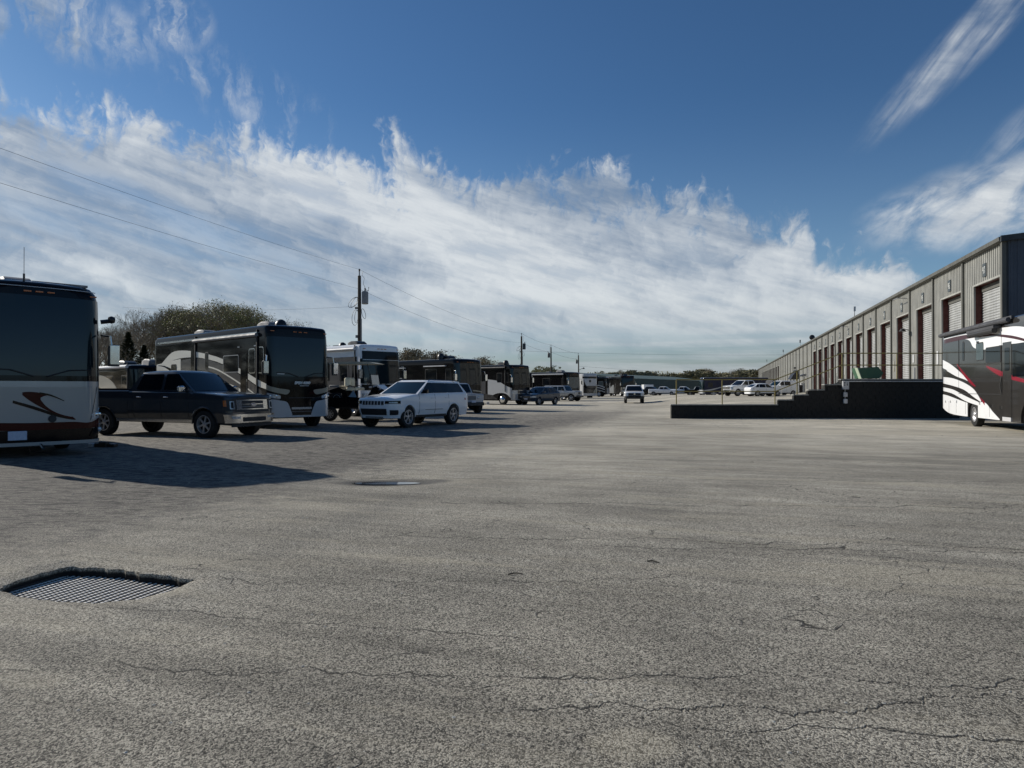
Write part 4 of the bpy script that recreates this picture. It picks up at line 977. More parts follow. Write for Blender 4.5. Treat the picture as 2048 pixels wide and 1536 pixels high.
# ------ C: white coach behind the golf cart
o, sh = motorhome('motorhome', 'white fronted motorhome with a large dark windshield behind the golf cart', -6.95, 38.3, AV, 10.5, 3.86, 'white', zshield=(1.75, 3.10), rc=.25, bow=.05, roof='rvblack', shield_mat='shield')
fr, sr = sh.front, sh.side(-1)
MB().band(fr, lin(-1.22, 1.22, 21), 3.07, 3.50, .018, .014, 2).build('sun_visor_panel', 'black', o); MB().band(fr, lin(-1.2, 1.2, 21), 3.02, 3.05, .022, .014, 1).build('visor_trim', 'silver', o)
MB().band(fr, lin(-1.3, 1.3, 21), 1.40, 1.72, .010, .014, 2).build('front_band', 'charcoal', o); MB().band(fr, lin(-.7, .7, 11), .6, 1.3, .012, .014, 2).build('grille', 'black', o); grille_slats(sh, -.66, .66, .65, 1.25, 6, o, 'silver')
headlight(sh, .82, 1.28, 1.02, 1.24, o)
for a, b in ((.5, 1.0), (1.5, 2.2), (3.2, 4.5), (6.2, 7.4)): pane(sr, a, b, 1.9, 2.95, .07, 'window', 'glass', o, frame='plastic')
MB().band(sr, [.45, 10.2], .5, 3.2, .006, .01, 3).build('side_panel', 'grey', o); MB().band(sr, [.45, 10.2], .5, 1.4, .009, .01, 2).build('side_lower', 'charcoal', o); awning(o, 10.5, 1.27, .7, 6.2, 3.62, 'awnwhite', r=.09); dome(o, 10.5 / 2 - 3.4, -.3, 3.64, .24)
MB().box((10.5 / 2 - .9, 0, 3.74), (.9, 1.3, .2)).build('front_air_unit', 'rvblack', o, False)
# ------ D: black coach right of the white SUV
o, sh = motorhome('motorhome', 'black motorhome with a brown front directly behind the white SUV', -2.85, 49.5, AV, 11.4, 3.56, 'black', zshield=(1.75, 3.25), rc=.34, bow=.07, roof='rvblack', shield_mat='shield')
fr, sr = sh.front, sh.side(-1)
MB().band(fr, lin(-1.36, 1.36, 21), .45, 1.15, .010, .014, 2).build('front_lower', 'bronze', o); headlight(sh, .8, 1.35, .88, 1.10, o); ribbon(fr, [(-1.3, 1.2, 1.3), (0, 1.32, 1.40), (1.3, 1.2, 1.3)], 'front_swoosh', 'tanp', o, .014)
for a, b in ((.6, 1.2), (2.2, 3.4), (5.6, 6.6), (8.2, 9.2)): pane(sr, a, b, 2.0, 2.85, .07, 'window', 'glass', o, frame='plastic')
ribbon(sr, [(.3, .9, 1.4), (3, 1.1, 1.7), (6, 1.3, 1.9), (9, 1.5, 1.6)], 'side_swoosh', 'bronze', o); MB().box((11.4 / 2 - 2.3, -1.36, 3.08), (2.3, .16, .07)).build('awning_case', 'awnwhite', o, False); MB().box((11.4 / 2 - 7.4, -1.36, 3.0), (3.6, .16, .07)).build('slide_awning', 'lightgrey', o, False)
MB().box((11.4 / 2 - 7.4, -1.33, 2.25), (3.4, .06, .04)).build('slide_trim', 'lightgrey', o, False); dome(o, 11.4 / 2 - 2.6, -.5, 3.54, .26); MB().tube([(2.6, -.6, 3.5), (2.6, -.6, 4.2)], .03, 6).build('antenna', 'rvblack', o)
# ------ E: grey and black coach
o, sh = motorhome('motorhome', 'black and grey motorhome with a bright hub front wheel and opened lower flap', .95, 65.0, AV, 10., 3.66, 'black', zshield=(1.85, 3.3), rc=.3, bow=.06, wheels=(1.35, 7.2), roof='rvblack', shield_mat='shield')
fr, sr = sh.front, sh.side(-1)
MB().band(fr, lin(-1.34, 1.34, 21), .45, 1.35, .010, .014, 2).build('front_lower', 'silver', o); MB().band(fr, lin(-.6, .6, 9), .5, 1.5, .016, .014, 2).build('grille', 'plastic', o); grille_slats(sh, -.55, .55, .55, 1.4, 6, o); headlight(sh, .75, 1.3, 1.0, 1.25, o)
ribbon(sr, [(0.02, .45, 1.50), (.8, 1.0, 1.75), (2., 1.05, 2.2), (3.2, .6, 2.35)], 'side_field', 'lightgrey', o); ribbon(sr, [(3.5, .6, 2.2), (5, .6, 2.0), (6.3, .7, 1.8), (8.3, .8, 1.4)], 'side_field', 'grey', o)
ribbon(sr, [(4.6, 1.5, 2.05), (5.6, 1.1, 1.9), (6.4, .6, 1.5)], 'side_swoosh', 'cream', o, .010)
for a, b in ((.5, 1.0), (1.4, 2.0), (4.4, 5.4)): pane(sr, a, b, 2.05, 2.9, .07, 'window', 'glass', o, frame='plastic')
MB().prism([(1.9, .5), (6.8, .5), (6.2, 1.2), (2.6, .9)], lambda u, v, h: (5. - u, -1.27 - h, v), .004, .02).build('open_compartment', 'dark', o, False)
awning(o, 10., 1.27, .9, 6.4, 3.42, 'rvblack'); dome(o, 10 / 2 - 1.6, -.5, 3.64, .26)
MB().lathe([(.30, 0), (.27, -.06), (.12, -.14), (.02, -.15)], (10 / 2 - 1.35, -1.24, .48), 'y', 18).build('hub_cap', 'chrome', o)
# ------ F: long black coach behind the blue crossover
o, sh = motorhome('motorhome', 'long black motorhome with pale green windshield behind the silver four-wheel-drive car', 8.1, 90.9, AV, 12.2, 3.60, 'black', zshield=(1.5, 2.95), rc=.36, bow=.08, detail=1, roof='rvgrey', shield_mat='curtain')
fr, sr = sh.front, sh.side(-1); MB().band(fr, lin(-1.3, 1.3, 15), .45, 1.3, .010, .014, 2).build('front_lower', 'silver', o); headlight(sh, .8, 1.35, .9, 1.1, o)
for a, b in ((.6, 1.2), (3.2, 4.4), (7, 8.4)): pane(sr, a, b, 1.95, 2.8, .07, 'window', 'glass', o, frame='plastic')
awning(o, 12.2, 1.27, .9, 6.2, 3.32, 'lightgrey'); ribbon(sr, [(.3, 1.0, 1.3), (5, 1.3, 1.6), (11, 1.4, 1.5)], 'side_stripe', 'silver', o)
# ------ G: white fifth-wheel nose
o, sh = motorhome('fifth_wheel_trailer', 'white and grey fifth wheel trailer with a round fronted cap', 12.0, 106.2, R(-62), 10.5, 3.72, 'lightgrey', zshield=(3.0, 3.3), rc=.7, bow=.12, detail=0, wheels=(6.3, 7.4), wr=.38, roof='rvgrey', shield_mat='glass', cat='trailer', rimst='steel')
fr = sh.front
MB().band(fr, lin(-1.4, 1.4, 21), .8, 1.9, .012, .014, 3).build('lower_cap', 'bronze', o); ribbon(fr, [(-1.3, 1.75, 2.9), (-.9, 1.5, 1.8), (0, 1.35, 1.5), (.9, 1.5, 1.8), (1.3, 1.75, 2.9)], 'cap_swoosh', 'charcoal', o, .016)
ribbon(fr, [(.2, .8, 1.0), (.8, .9, 1.7), (1.3, 1., 2.0)], 'cap_panel', 'tanp', o, .018)
MB().box((4.6, 0, .62), (.12, .9, 1.0)).build('landing_leg', 'under', o, False); roof_unit(o, 1, 0, 3.74, 1.)
p = sh.front(-.35, 2.6, .02); MB().bbox(p, (.03, .34, .34), .02).build('emblem', 'plastic', o)
# ------ H: compact coach showing its striped side
o, sh = motorhome('motorhome', 'small black motorhome with wavy grey side stripes between trailer and twin coaches', 17.8, 131.0, R(-22), 8.2, 3.62, 'black', zshield=(1.7, 3.3), rc=.3, detail=1, wheels=(1.5, 6.2), roof='rvblack')
sr = sh.side(-1)
for dz in (0, .45, .85): ribbon(sr, [(.3, .75 + dz, .95 + dz), (1.4, 1.1 + dz, 1.25 + dz), (3, 1.2 + dz, 1.42 + dz), (5, 1.15 + dz, 1.3 + dz), (8, 1.0 + dz, 1.15 + dz)], 'side_stripe', 'lightgrey' if dz else 'silver', o, .007 + dz * .004)
pane(sr, .6, 1.5, 2.0, 2.8, .1, 'window', 'curtain', o, frame='silver'); pane(sr, 3, 4.4, 2.1, 2.8, .1, 'window', 'glass', o, frame='plastic')
MB().band(sh.front, lin(-1.3, 1.3, 9), .5, 1.6, .01, .012, 2).build('front_lower', 'silver', o)
# ------ I: dark coach half hidden
o, sh = motorhome('motorhome', 'dark motorhome mostly hidden behind the cream and black coach', 21.6, 139.5, R(-50), 10., 3.6, 'black', zshield=(1.7, 3.2), rc=.3, detail=1, roof='rvblack', shield_mat='curtain')
ribbon(sh.side(-1), [(.3, .5, 1.7), (1.2, .6, 2.2), (2.2, .6, 1.2)], 'side_field', 'silver', o); ribbon(sh.side(-1), [(1.9, .9, 2.6), (2.5, 1.9, 2.4)], 'side_swoosh', 'lightgrey', o, .01)
# ------ J: coach with black top and cream lower front
o, sh = motorhome('motorhome', 'black topped motorhome with a cream lower front facing the camera behind the white pickup', 22.0, 134.5, R(-82), 11., 3.95, 'black', zshield=(1.9, 3.4), rc=.3, detail=1, hw=1.32, roof='rvblack', shield_mat='shield')
MB().band(sh.front, lin(-1.4, 1.4, 15), .5, 1.75, .012, .014, 3).build('front_lower', 'cream', o); headlight(sh, .75, 1.25, .9, 1.2, o); MB().bbox((2.6, 0, 4.15), (1.3, 1.1, .42), .08).build('roof_pod', 'rvblack', o)
# ------ K: long dark blue coach in the far lot, side on
o, sh = motorhome('motorhome', 'long dark blue motorhome with white slanted stripes parked side on in the far lot', 37.2, 140., R(183), 13.2, 3.62, 'navy', zshield=(1.2, 3.0), rc=.35, detail=0, wheels=(2.2, 9.3), roof='rvblack', z0=ground_z(44, 140))
sl_ = sh.side(1)
for s_ in (sh.side(1), sh.side(-1)):
    ribbon(s_, [(.3, .9, 1.15), (2.0, 1.15, 1.4), (4.5, 1.9, 2.0)], 'side_stripe', 'lightgrey', o, .008); ribbon(s_, [(3.2, .55, .8), (5.5, 1.0, 1.3), (8.0, 1.7, 1.8)], 'side_stripe', 'lightgrey', o, .009)
    MB().band(s_, [.2, 6.2], .46, .62, .007, .01, 1).build('skirt', 'lightgrey', o); pane(s_, 1.0, 2.0, 1.7, 2.6, .1, 'window', 'glass', o, .012)
MB().band(sh.front, lin(-1.5, 1.5, 15), .5, 1.2, .012, .014, 2).build('front_lower', 'lightgrey', o)
# ------ R: dark and white coach at the right edge
hR = math.atan2(-.958, -.284); LR = 10.6
rear = Vector((19.4, 32.0)); hv = Vector((-.284, -.958)); lf = Vector((.958, -.284))
fc_ = rear + lf * 1.25 + hv * LR
o, sh = motorhome('motorhome', 'white and dark grey motorhome with red stripe and closed awning at the right edge', fc_.x, fc_.y, hR, LR, 3.98, 'bronze', hw=1.25, zshield=(1.9, 3.4), rc=.38, bow=.08, wheels=(1.25, LR - 4.05), roof='rvgrey', wr=.47, zs=.36, detail=1)
sr = sh.side(-1); U = lambda v: LR - v
def rb(pts, nm, m_, off): return ribbon(sr, [(U(v), a, b) for v, a, b in pts[::-1]], nm, m_, o, off)
rb([(.02, 3.60, 3.72), (2, 3.62, 3.76), (5.4, 3.25, 3.70), (6.9, 3.05, 3.66), (8.4, 3.02, 3.6), (9.6, 2.9, 3.45)], 'upper_field', 'white', .006)
rb([(2.9, 3.56, 3.66), (3.7, 3.42, 3.66), (4.2, 3.12, 3.66), (5.2, 2.98, 3.66), (6.9, 2.98, 3.66)], 'upper_field', 'white', .0065)
rb([(.02, 3.50, 3.68), (2, 3.52, 3.70), (4, 3.50, 3.66), (6, 3.44, 3.52), (8, 3.22, 3.32), (9.4, 3.0, 3.08)], 'maroon_stripe', 'maroon', .009)
rb([(.02, 2.44, 2.80), (1.2, 2.22, 2.56), (2.4, 2.00, 2.22), (3.5, 1.80, 1.84)], 'swoosh', 'white', .008)
rb([(.7, 2.28, 2.31), (2, 2.02, 2.09), (3.2, 1.86, 1.87)], 'swoosh', 'white', .010)
rb([(.02, 1.74, 2.02), (1.5, 1.62, 1.94), (3, 1.45, 1.74), (4.2, 1.16, 1.46), (5.0, .98, 1.04)], 'swoosh', 'white', .008)
rb([(.02, 1.40, 1.56), (1.5, 1.28, 1.46), (3, 1.02, 1.22), (3.8, .92, 1.10), (4.7, .84, .98)], 'swoosh', 'white', .009)
rb([(.02, .66, 1.24), (.7, .48, 1.20), (1.5, .40, 1.12), (2.6, .37, 1.0), (3.44, .37, .92)], 'lower_field', 'white', .007)
rb([(4.66, .37, .96), (5.2, .37, .98), (5.6, .37, .92), (6.2, .37, .66), (6.9, .37, .40)], 'lower_field', 'white', .007)
MB().prism([(U(4.62), .9), (U(4.05), 1.10), (U(3.48), .90), (U(3.44), .72), (U(3.58), .95), (U(4.05), 1.14), (U(4.55), .95), (U(4.66), .7)][::-1], lambda u, v, h: sr(u, v, h), .002, .012)
rb([(2.1, 2.50, 2.54), (3, 2.02, 2.16), (3.9, 1.66, 1.80), (4.4, 1.56, 1.60)], 'red_stripe', 'red', .0085)
rb([(5.6, 2.30, 2.36), (6.6, 2.02, 2.20), (7.4, 1.88, 2.06), (8.4, 1.76, 1.90), (9.6, 1.64, 1.74)], 'red_stripe', 'red', .0085)
rb([(4.9, 1.12, 1.16), (5.4, .86, 1.0)], 'red_stripe', 'red', .0085)
pane(sr, U(3.02), U(2.84), 2.66, 3.40, .08, 'window', 'glass', o, .012, frame='plastic'); pane(sr, U(5.28), U(4.5), 2.60, 3.24, .08, 'window', 'curtain', o, .012, frame='plastic')
pane(sr, U(7.0), U(5.55), 2.46, 3.0, .08, 'window', 'glass', o, .012, frame='plastic')
d1 = MB().band(sr, [U(8.02), U(7.22)], .48, 3.12, .012, .02, 4).build('door', 'bronze', o); pane(sr, U(7.85), U(7.42), 2.12, 2.92, .06, 'door_window', 'glass', d1, .018); MB().tube([sr(U(7.18), 1.3, .03), sr(U(7.14), 1.6, .07), sr(U(7.18), 1.95, .03)], .016, 6).build('grab_handle', 'plastic', o)
MB().band(sr, [U(8.0), U(7.24)], .36, .50, .03, .08, 1).build('entry_step', 'awnwhite', o)
sm = MB()
for v in (2.35, 7.10): sm.band(sr, [U(v) - .008, U(v) + .008], 1.30, 3.58, .014, .012, 2)
sm.band(sr, [U(7.10), U(2.35)], 1.28, 1.30, .014, .012, 1)
for v in (1.0, 2.0, 3.2, 5.9): sm.band(sr, [U(v) - .004, U(v) + .004], .45, .95, .013, .012, 1)
sm.build('panel_seam', 'plastic', o)
for v, z_ in ((.55, .92), (1.25, .93), (2.1, .95), (4.9, .93), (6.1, .86), (7.0, .82)): MB().box(sr(U(v), z_, .02), (.05, .02, .10)).build('latch', 'chrome', o, False)
MB().band(sr, [U(9.9), U(8.1)], 1.9, 3.02, .010, .02, 3).build('cab_window', 'glass', o)
MB().tube([sr(U(.05), 3.86, .12), sr(U(8.1), 3.86, .12)], .085, 10).build('awning_roller', 'awning', o); MB().band(sr, [U(8.2), U(.02)], 3.88, 3.99, .07, .10, 1).build('awning_rail', 'awning', o)
MB().tube([sr(U(4.3), 3.58, .18), sr(U(7.0), 3.58, .18)], .10, 10).build('slide_awning', 'plastic', o); MB().box(sr(U(5.65), 3.70, .14), (2.9, .24, .10)).build('slide_awning_cover', 'awning', o, False)
for v in (4.75,): MB().lathe([(.03, -.02), (.07, .0), (.03, .04)], sr(U(v), 3.3, .06), 'y', 10).build('porch_lamp', 'chrome', o)
# ---------------------------------------------------------------- passenger vehicles
def flat_plate(fn, poly, name, m_, par, a=.0, b=.012): return MB().prism(poly, fn, a, b).build(name, m_, par, True, 30)
def car(name, label, cat, loc, ang, p, group=None, z0=0.):
    """p: proportions and colours"""
    o = thing(name, label, cat, (loc[0], loc[1], z0), ang, group); L, hw = p['L'], p['hw']; pm = p['paint']; wz = p['wr']; ss = p['wheels']
    ar = p.get('ar', wz + .07)
    sec = lambda z: 1 - .10 * smooth(.75, 0, (z - p['zs']) / .5) ** 1.5 * .5 - .045 * smooth(p['belt'] - .28, p['belt'] + .04, z) - (0. if z > p['zs'] + .2 else .02)
    rk = p.get('rake', lambda z: .0)
    body = Shell(L, hw, p['zs'], p['top'], [(u, ar, wz) for u in ss], p.get('rc', .38), p.get('rcr', .25), .07, p.get('bow', .12), rk, sec, .035, 1.2, p.get('rrake', lambda z: 0.))
    b = body.build('body', pm, o, 10, 24); fr = body.front
    MB().box((0, 0, p['zs'] + .10), (L - .5, hw * 2 - .62, .26)).build('underbody', 'under', o, False)
    for u in ss:
        for s_ in (-1, 1):
            wheel(o, L / 2 - u, s_ * (hw - .13), wz, p.get('tw', .25), p.get('rim', 'five'), p.get('rimm', 'alloy'))
            # arch lip
            lip = MB(); lipm = p.get('lip', pm); n = 13; fnn = body.side(s_)
            arc = [math.pi * k / (n - 1) for k in range(n)]
            lip.grid(lambda a, r_: fnn(u - (ar + r_ * .05 - .004) * math.cos(a), wz + (ar + r_ * .05 - .004) * math.sin(a), .004 + .012 * (1 - abs(r_ - .5) * 2) + (0 if r_ < .9 else 0)), arc, [0, .5, 1.])
            lip.build('wheel_arch', lipm, o)
    # greenhouse
    (sA, zA), (sB, zB), (sC, zC), (sD, zD) = p['cab']; wb, wt = hw * .945, hw * p.get('roofw', .74); cb = p.get('cbow', .10)
    def edge(t):
        xf = (L / 2 - sA) + ((sA - sB)) * t; xr = (L / 2 - sD) + (sD - sC) * t; return xf, xr, wb + (wt - wb) * t
    roofr = .06; mb = MB(); N = 0; lv = [0, .25, .5, .75, .93, .985, 1.02, 1.03]; ins = [0, 0, 0, 0, .0, .03, .10, .22]
    def pos(t, k, inset=0.):
        """k runs round the cabin: 0..8 windshield (left to right), then the right side, rear, left side"""
        xf, xr, w_ = edge(min(t, 1.0)); w_ -= inset; xf -= inset; xr += inset
        def zz_(x): f = (x - xr) / max(.01, xf - xr); return (zD + (zA - zD) * f) * (1 - t) + (zC + (zB - zC) * f) * t
        if k <= 8: v = 1 - 2 * k / 8; x_ = xf - cb * v * v * (1 if abs(v) < 1 else 1.0); y_ = v * w_
        elif k < 14: f = (k - 8) / 6; x_ = (xf - cb) + ((xr + .05) - (xf - cb)) * f; y_ = -w_ * (1 - .05 * smooth(.5, 1, f) - .03 * (1 - smooth(0, .3, f)) * 0)
        elif k <= 20: v = -1 + 2 * (k - 14) / 6; x_ = xr + .05 * v * v; y_ = v * w_ * .95
        else: f = 1 - (k - 20) / 6; x_ = (xf - cb) + ((xr + .05) - (xf - cb)) * f; y_ = w_ * (1 - .05 * smooth(.5, 1, f))
        return (x_, y_, zz_(x_) - (.0 if t <= 1 else 0) + (t - 1) * .8 * (t > 1))
    K = 26
    for t, i_ in zip(lv, ins):
        for k in range(K): mb.v.append(pos(t, k, i_))
    for i in range(len(lv) - 1):
        for k in range(K): mb.f.append((i * K + k, i * K + (k + 1) % K, (i + 1) * K + (k + 1) % K, (i + 1) * K + k))
    n = len(mb.v); q = (len(lv) - 1) * K; xf, xr, w_ = edge(1.); c0 = len(mb.v)
    mb.v.append(((xf + xr) / 2, 0, (zB + zC) / 2 + .055))
    for k in range(K): mb.f.append((q + k, q + (k + 1) % K, c0))
    mb.build('cabin', p.get('cabpaint', pm), o, True, 35)
    def shield(u, t, off=0.):
        xf, xr, w_ = edge(t); v = u; x_ = xf - cb * v * v; f = 1 - (cb * v * v) / (xf - xr)
        z_ = (zD + (zA - zD) * f) * (1 - t) + (zC + (zB - zC) * f) * t; return (x_ + off * .8, v * w_, z_ + off * .6)
    MB().band(shield, lin(-.9, .9, 13), .05, .93, .008, .012, 6).build('windshield', p.get('glass', 'shield'), o)
    def rearg(u, t, off=0.):
        xf, xr, w_ = edge(t); z_ = zD * (1 - t) + zC * t; return (xr + .05 * u * u - off, u * w_ * .92, z_)
    MB().band(rearg, lin(-.82, .82, 9), .12, .86, .008, .012, 3).build('rear_window', 'glass', o)
    for sg in (-1, 1):
        def sd(s_, t, off=0., sg=sg):
            xf, xr, w_ = edge(t); x_ = L / 2 - s_; f = (x_ - xr) / (xf - xr); z_ = (zD + (zA - zD) * f) * (1 - t) + (zC + (zB - zC) * f) * t
            fb = ((xf - cb) - x_) / max(.1, (xf - cb) - (xr + .05))
            return (x_, sg * (w_ * (1 - .05 * smooth(.5, 1, fb)) + off), z_)
        for (a0, a1, b0, b1) in p['panes']:            # bottom from a0 to a1, top from b0 to b1
            def pf(u, t, off=0., sd=sd, a0=a0, a1=a1, b0=b0, b1=b1):
                s0 = a0 + (b0 - a0) * t; s1 = a1 + (b1 - a1) * t; return sd(s0 + (s1 - s0) * u, t, off)
            us, lo, hi = rounded(0, 1, .08, .88, .05); MB().band(pf, us, lo, hi, .008, .014, 4).build('side_window', 'glass', o)
    # doors: seams and handles
    for sg in (-1, 1):
        fs = body.side(sg)
        sm = MB()
        for s_ in p.get('seams', ()): sm.band(fs, [s_ - .006, s_ + .006], p['zs'] + .12, p['belt'] - .02, .003, .01, 5)
        if p.get('seams'): sm.build('door_seam', 'plastic', b)
        for s_ in p.get('handles', ()):
            MB().tube([fs(s_ + .09, p['belt'] - .17, .006), fs(s_ + .06, p['belt'] - .165, .035), fs(s_ - .06, p['belt'] - .165, .035), fs(s_ - .09, p['belt'] - .17, .006)], .014, 6).build('door_handle', p.get('handlem', pm), o)
        ms = MB().bbox((L / 2 - sA - .42, sg * (hw + .10), p['belt'] + .10), (.13, .24, .17), .04).build('mirror', p.get('mirror', pm), o); MB().box((L / 2 - sA - .488, sg * (hw + .10), p['belt'] + .10), (.006, .19, .12)).build('mirror_glass', 'mirror', ms, False)
        MB().box((L / 2 - sA - .42, sg * (hw - .04), p['belt'] + .04), (.06, .12, .05)).build('mirror_stalk', 'plastic', o, False)
        sk = MB(); sk.band(fs, [ss[0] + ar + .02, ss[1] - ar - .02], p['zs'] - .0, p['zs'] + .09, .010, .02, 1); sk.build('rocker_panel', p.get('rocker', 'plastic'), o)
    return o, body
def bandf(fr, q0, q1, lo, hi, nm, m_, par, off=.012, th=.014, n=13, nv=2): return MB().band(fr, lin(q0, q1, n), lo, hi, off, th, nv).build(nm, m_, par)
def both(fr, q0, q1, lo, hi, nm, m_, par, off=.014, th=.016, n=7, nv=2):
    for s_ in (-1, 1):
        a, b = (q0, q1) if s_ > 0 else (-q1, -q0); l = (lambda u: lo(abs(u))) if callable(lo) else lo; h = (lambda u: hi(abs(u))) if callable(hi) else hi
        MB().band(fr, lin(a, b, n), l, h, off, th, nv).build(nm, m_, par)
# ------ dark pickup
thp = R(-22); hd_ = Vector((math.cos(thp), math.sin(thp))); lf_ = Vector((-hd_.y, hd_.x))
P1 = dict(L=6.35, hw=1.015, paint='slate', zs=.46, belt=1.40, wr=.415, ar=.50, tw=.28, wheels=(.98, 5.22), rim='six', rimm='alloy', rc=.20, rcr=.12, bow=.06,
          top=[(0, 1.20), (.03, 1.26), (.15, 1.30), (.6, 1.345), (1.45, 1.40), (4.15, 1.42), (4.16, 1.45), (6.35, 1.45)], cab=((1.34, 1.40), (2.24, 2.03), (3.82, 2.02), (4.26, 1.42)), roofw=.76,
          panes=((1.62, 2.66, 2.26, 2.68), (2.78, 3.90, 2.80, 3.70)), seams=(1.60, 2.72, 3.90, 4.16), handles=(2.52, 3.66), handlem='chrome', mirror='chrome', rocker='chrome', rake=lambda z: .05 * smooth(.7, 1.3, z), lip='slate')
nearf = Vector((W(413, 21.5), 21.5)) + lf_ * .90
pc = nearf - hd_ * (6.35 / 2 - .98)
o, bd_ = car('pickup_truck', 'dark slate crew cab pickup truck with chrome bumper between the first two motorhomes', 'pickup', pc, thp, P1); fr = bd_.front
bandf(fr, -.66, .66, .86, 1.16, 'grille', 'chrome', o, .016, .03); bandf(fr, -.46, .46, .89, 1.01, 'grille_opening', 'plastic', o, .022); bandf(fr, -.46, .46, 1.035, 1.13, 'grille_opening', 'plastic', o, .022); bandf(fr, -.46, .46, .945, .955, 'grille_bar', 'silver', o, .026, n=7, nv=1)
bandf(fr, -.70, .70, .78, .86, 'lower_grille', 'plastic', o, .014, .03); bandf(fr, -.62, .62, 1.17, 1.23, 'hood_scoop', 'plastic', o, .012)
both(fr, .68, 1.04, lambda a: .82 + .06 * smooth(.9, .70, a), 1.17, 'headlight', 'plastic', o, .018, .03); both(fr, .76, .90, .88, 1.12, 'headlight_lamp', 'lens', o, .026); both(fr, .79, .87, .91, 1.09, 'headlight_core', 'under', o, .032); both(fr, .98, 1.06, .96, 1.14, 'turn_signal', 'amber', o, .024)
bandf(fr, -1.06, 1.06, .46, .72, 'bumper', 'chrome', o, .075, .10, 21, 3); bandf(fr, -.52, .52, .50, .63, 'bumper_intake', 'plastic', o, .085, .03); both(fr, .62, .90, .59, .66, 'fog_lamp', 'lens', o, .085, .02); bandf(fr, -.9, .9, .34, .45, 'air_dam', 'plastic', o, .03, .05)
MB().lathe([(.01, .05), (.115, .05), (.125, .04), (.125, .02)], (0, 0, 0), 'x', 28)
el_ = [(.125 * math.cos(2 * math.pi * k / 28), .052 * math.sin(2 * math.pi * k / 28)) for k in range(28)]
bdg = flat_plate(lambda u, v, h: fr(u, 1.01 + v, .03 + h), el_, 'badge', 'chrome', o, 0, .012); flat_plate(lambda u, v, h: fr(u, 1.01 + v, .042 + h), [(a * .88, b * .84) for a, b in el_], 'badge_field', 'badge', bdg, 0, .004)
lettering('Ford', fr, -.072, .985, .046, 'badge_script', 'chrome', bdg, .2, .05)
MB().box((-2.1, 0, 1.49), (2.1, 1.86, .03)).build('bed_cover', 'awning', o, False)
MB().box((0.2, 0, 2.03), (.9, .5, .02)).build('sunroof', 'glass', o, False)
rk_ = MB()
for s_ in (-1, 1): rk_.box((-.05, s_ * .62, 2.045), (1.2, .05, .03))
rk_.build('roof_rail', 'plastic', o, False)
# ------ white SUV
ph = R(180 + 61); hd_ = Vector((math.cos(ph), math.sin(ph))); lf_ = Vector((-hd_.y, hd_.x))
P2 = dict(L=5.3, hw=1.0, paint='white', cabpaint='white', zs=.38, belt=1.29, wr=.41, ar=.47, tw=.26, wheels=(.93, 4.02), rim='split', rimm='alloy', rc=.42, rcr=.30, bow=.12,
          top=[(0, .98), (.03, 1.07), (.12, 1.12), (.5, 1.185), (1.3, 1.265), (1.6, 1.285), (5.0, 1.33), (5.2, 1.29), (5.3, 1.18)], cab=((1.42, 1.265), (2.40, 1.80), (4.78, 1.77), (5.20, 1.31)), roofw=.77,
          panes=((1.72, 2.66, 2.48, 2.68), (2.67, 3.64, 2.69, 3.62), (3.65, 4.95, 3.63, 4.66)), seams=(1.62, 2.68, 3.66), handles=(2.45, 3.45), mirror='black', rocker='plastic', rake=lambda z: .10 * smooth(.75, .35, z) + .02 * smooth(.8, 1.1, z))
nearf = Vector((W(812, 27.2), 27.2)); LS = P2['L']
# the visible flank is the vehicle's left
pc = nearf - lf_ * .86 - hd_ * (LS / 2 - .93)
o, bs = car('suv', 'white three row SUV with a seven slot grille and black roof pillars', 'SUV', pc, ph, P2); fr = bs.front
for k in range(7):
    q = -.45 + .15 * k; bandf(fr, q - .060, q + .060, .88, 1.03, 'grille_slot', 'chrome', o, .010, .014, 4, 1); bandf(fr, q - .046, q + .046, .89, 1.02, 'grille_slot_opening', 'plastic', o, .014, .014, 4, 1)
both(fr, .56, 1.12, lambda a: .92 + .02 * (a - .56), lambda a: 1.03 + .02 * (a - .56), 'headlight', 'black', o, .016, .03, 9); both(fr, .72, 1.0, .95, .99, 'headlight_lamp', 'lens', o, .024)
bandf(fr, -.62, .62, .50, .74, 'lower_grille', 'plastic', o, .010, .03); both(fr, .74, 1.04, lambda a: .50 + .2 * max(0, a - .95), .69, 'fog_recess', 'plastic', o, .012, .03); bandf(fr, -.45, .45, .40, .435, 'skid_slot', 'plastic', o, .014, .02)
rk_ = MB()
for s_ in (-1, 1): rk_.tube([(.1, s_ * .72, 1.78), (0, s_ * .73, 1.84), (-1.6, s_ * .73, 1.82), (-1.8, s_ * .72, 1.76)], .018, 6)
rk_.build('roof_rail', 'chrome', o)
MB().box((-.9, 0, 1.838), (1.1, .9, .012)).build('sunroof', 'glass', o, False); MB().prism([(-2.0, 1.76), (-2.36, 1.74), (-2.34, 1.79), (-2.0, 1.82)], lambda u, v, h: (u, h, v), -.62, .62).build('rear_spoiler', 'white', o)
for s_ in (-1, 1): MB().band(bs.side(s_), [4.85, 5.15], 1.02, 1.10, .012, .02, 1).build('tail_lamp', 'redlens', o); MB().band(bs.side(s_), [2.0, 3.2], .66, .675, .010, .02, 1).build('body_trim', 'plastic', o)
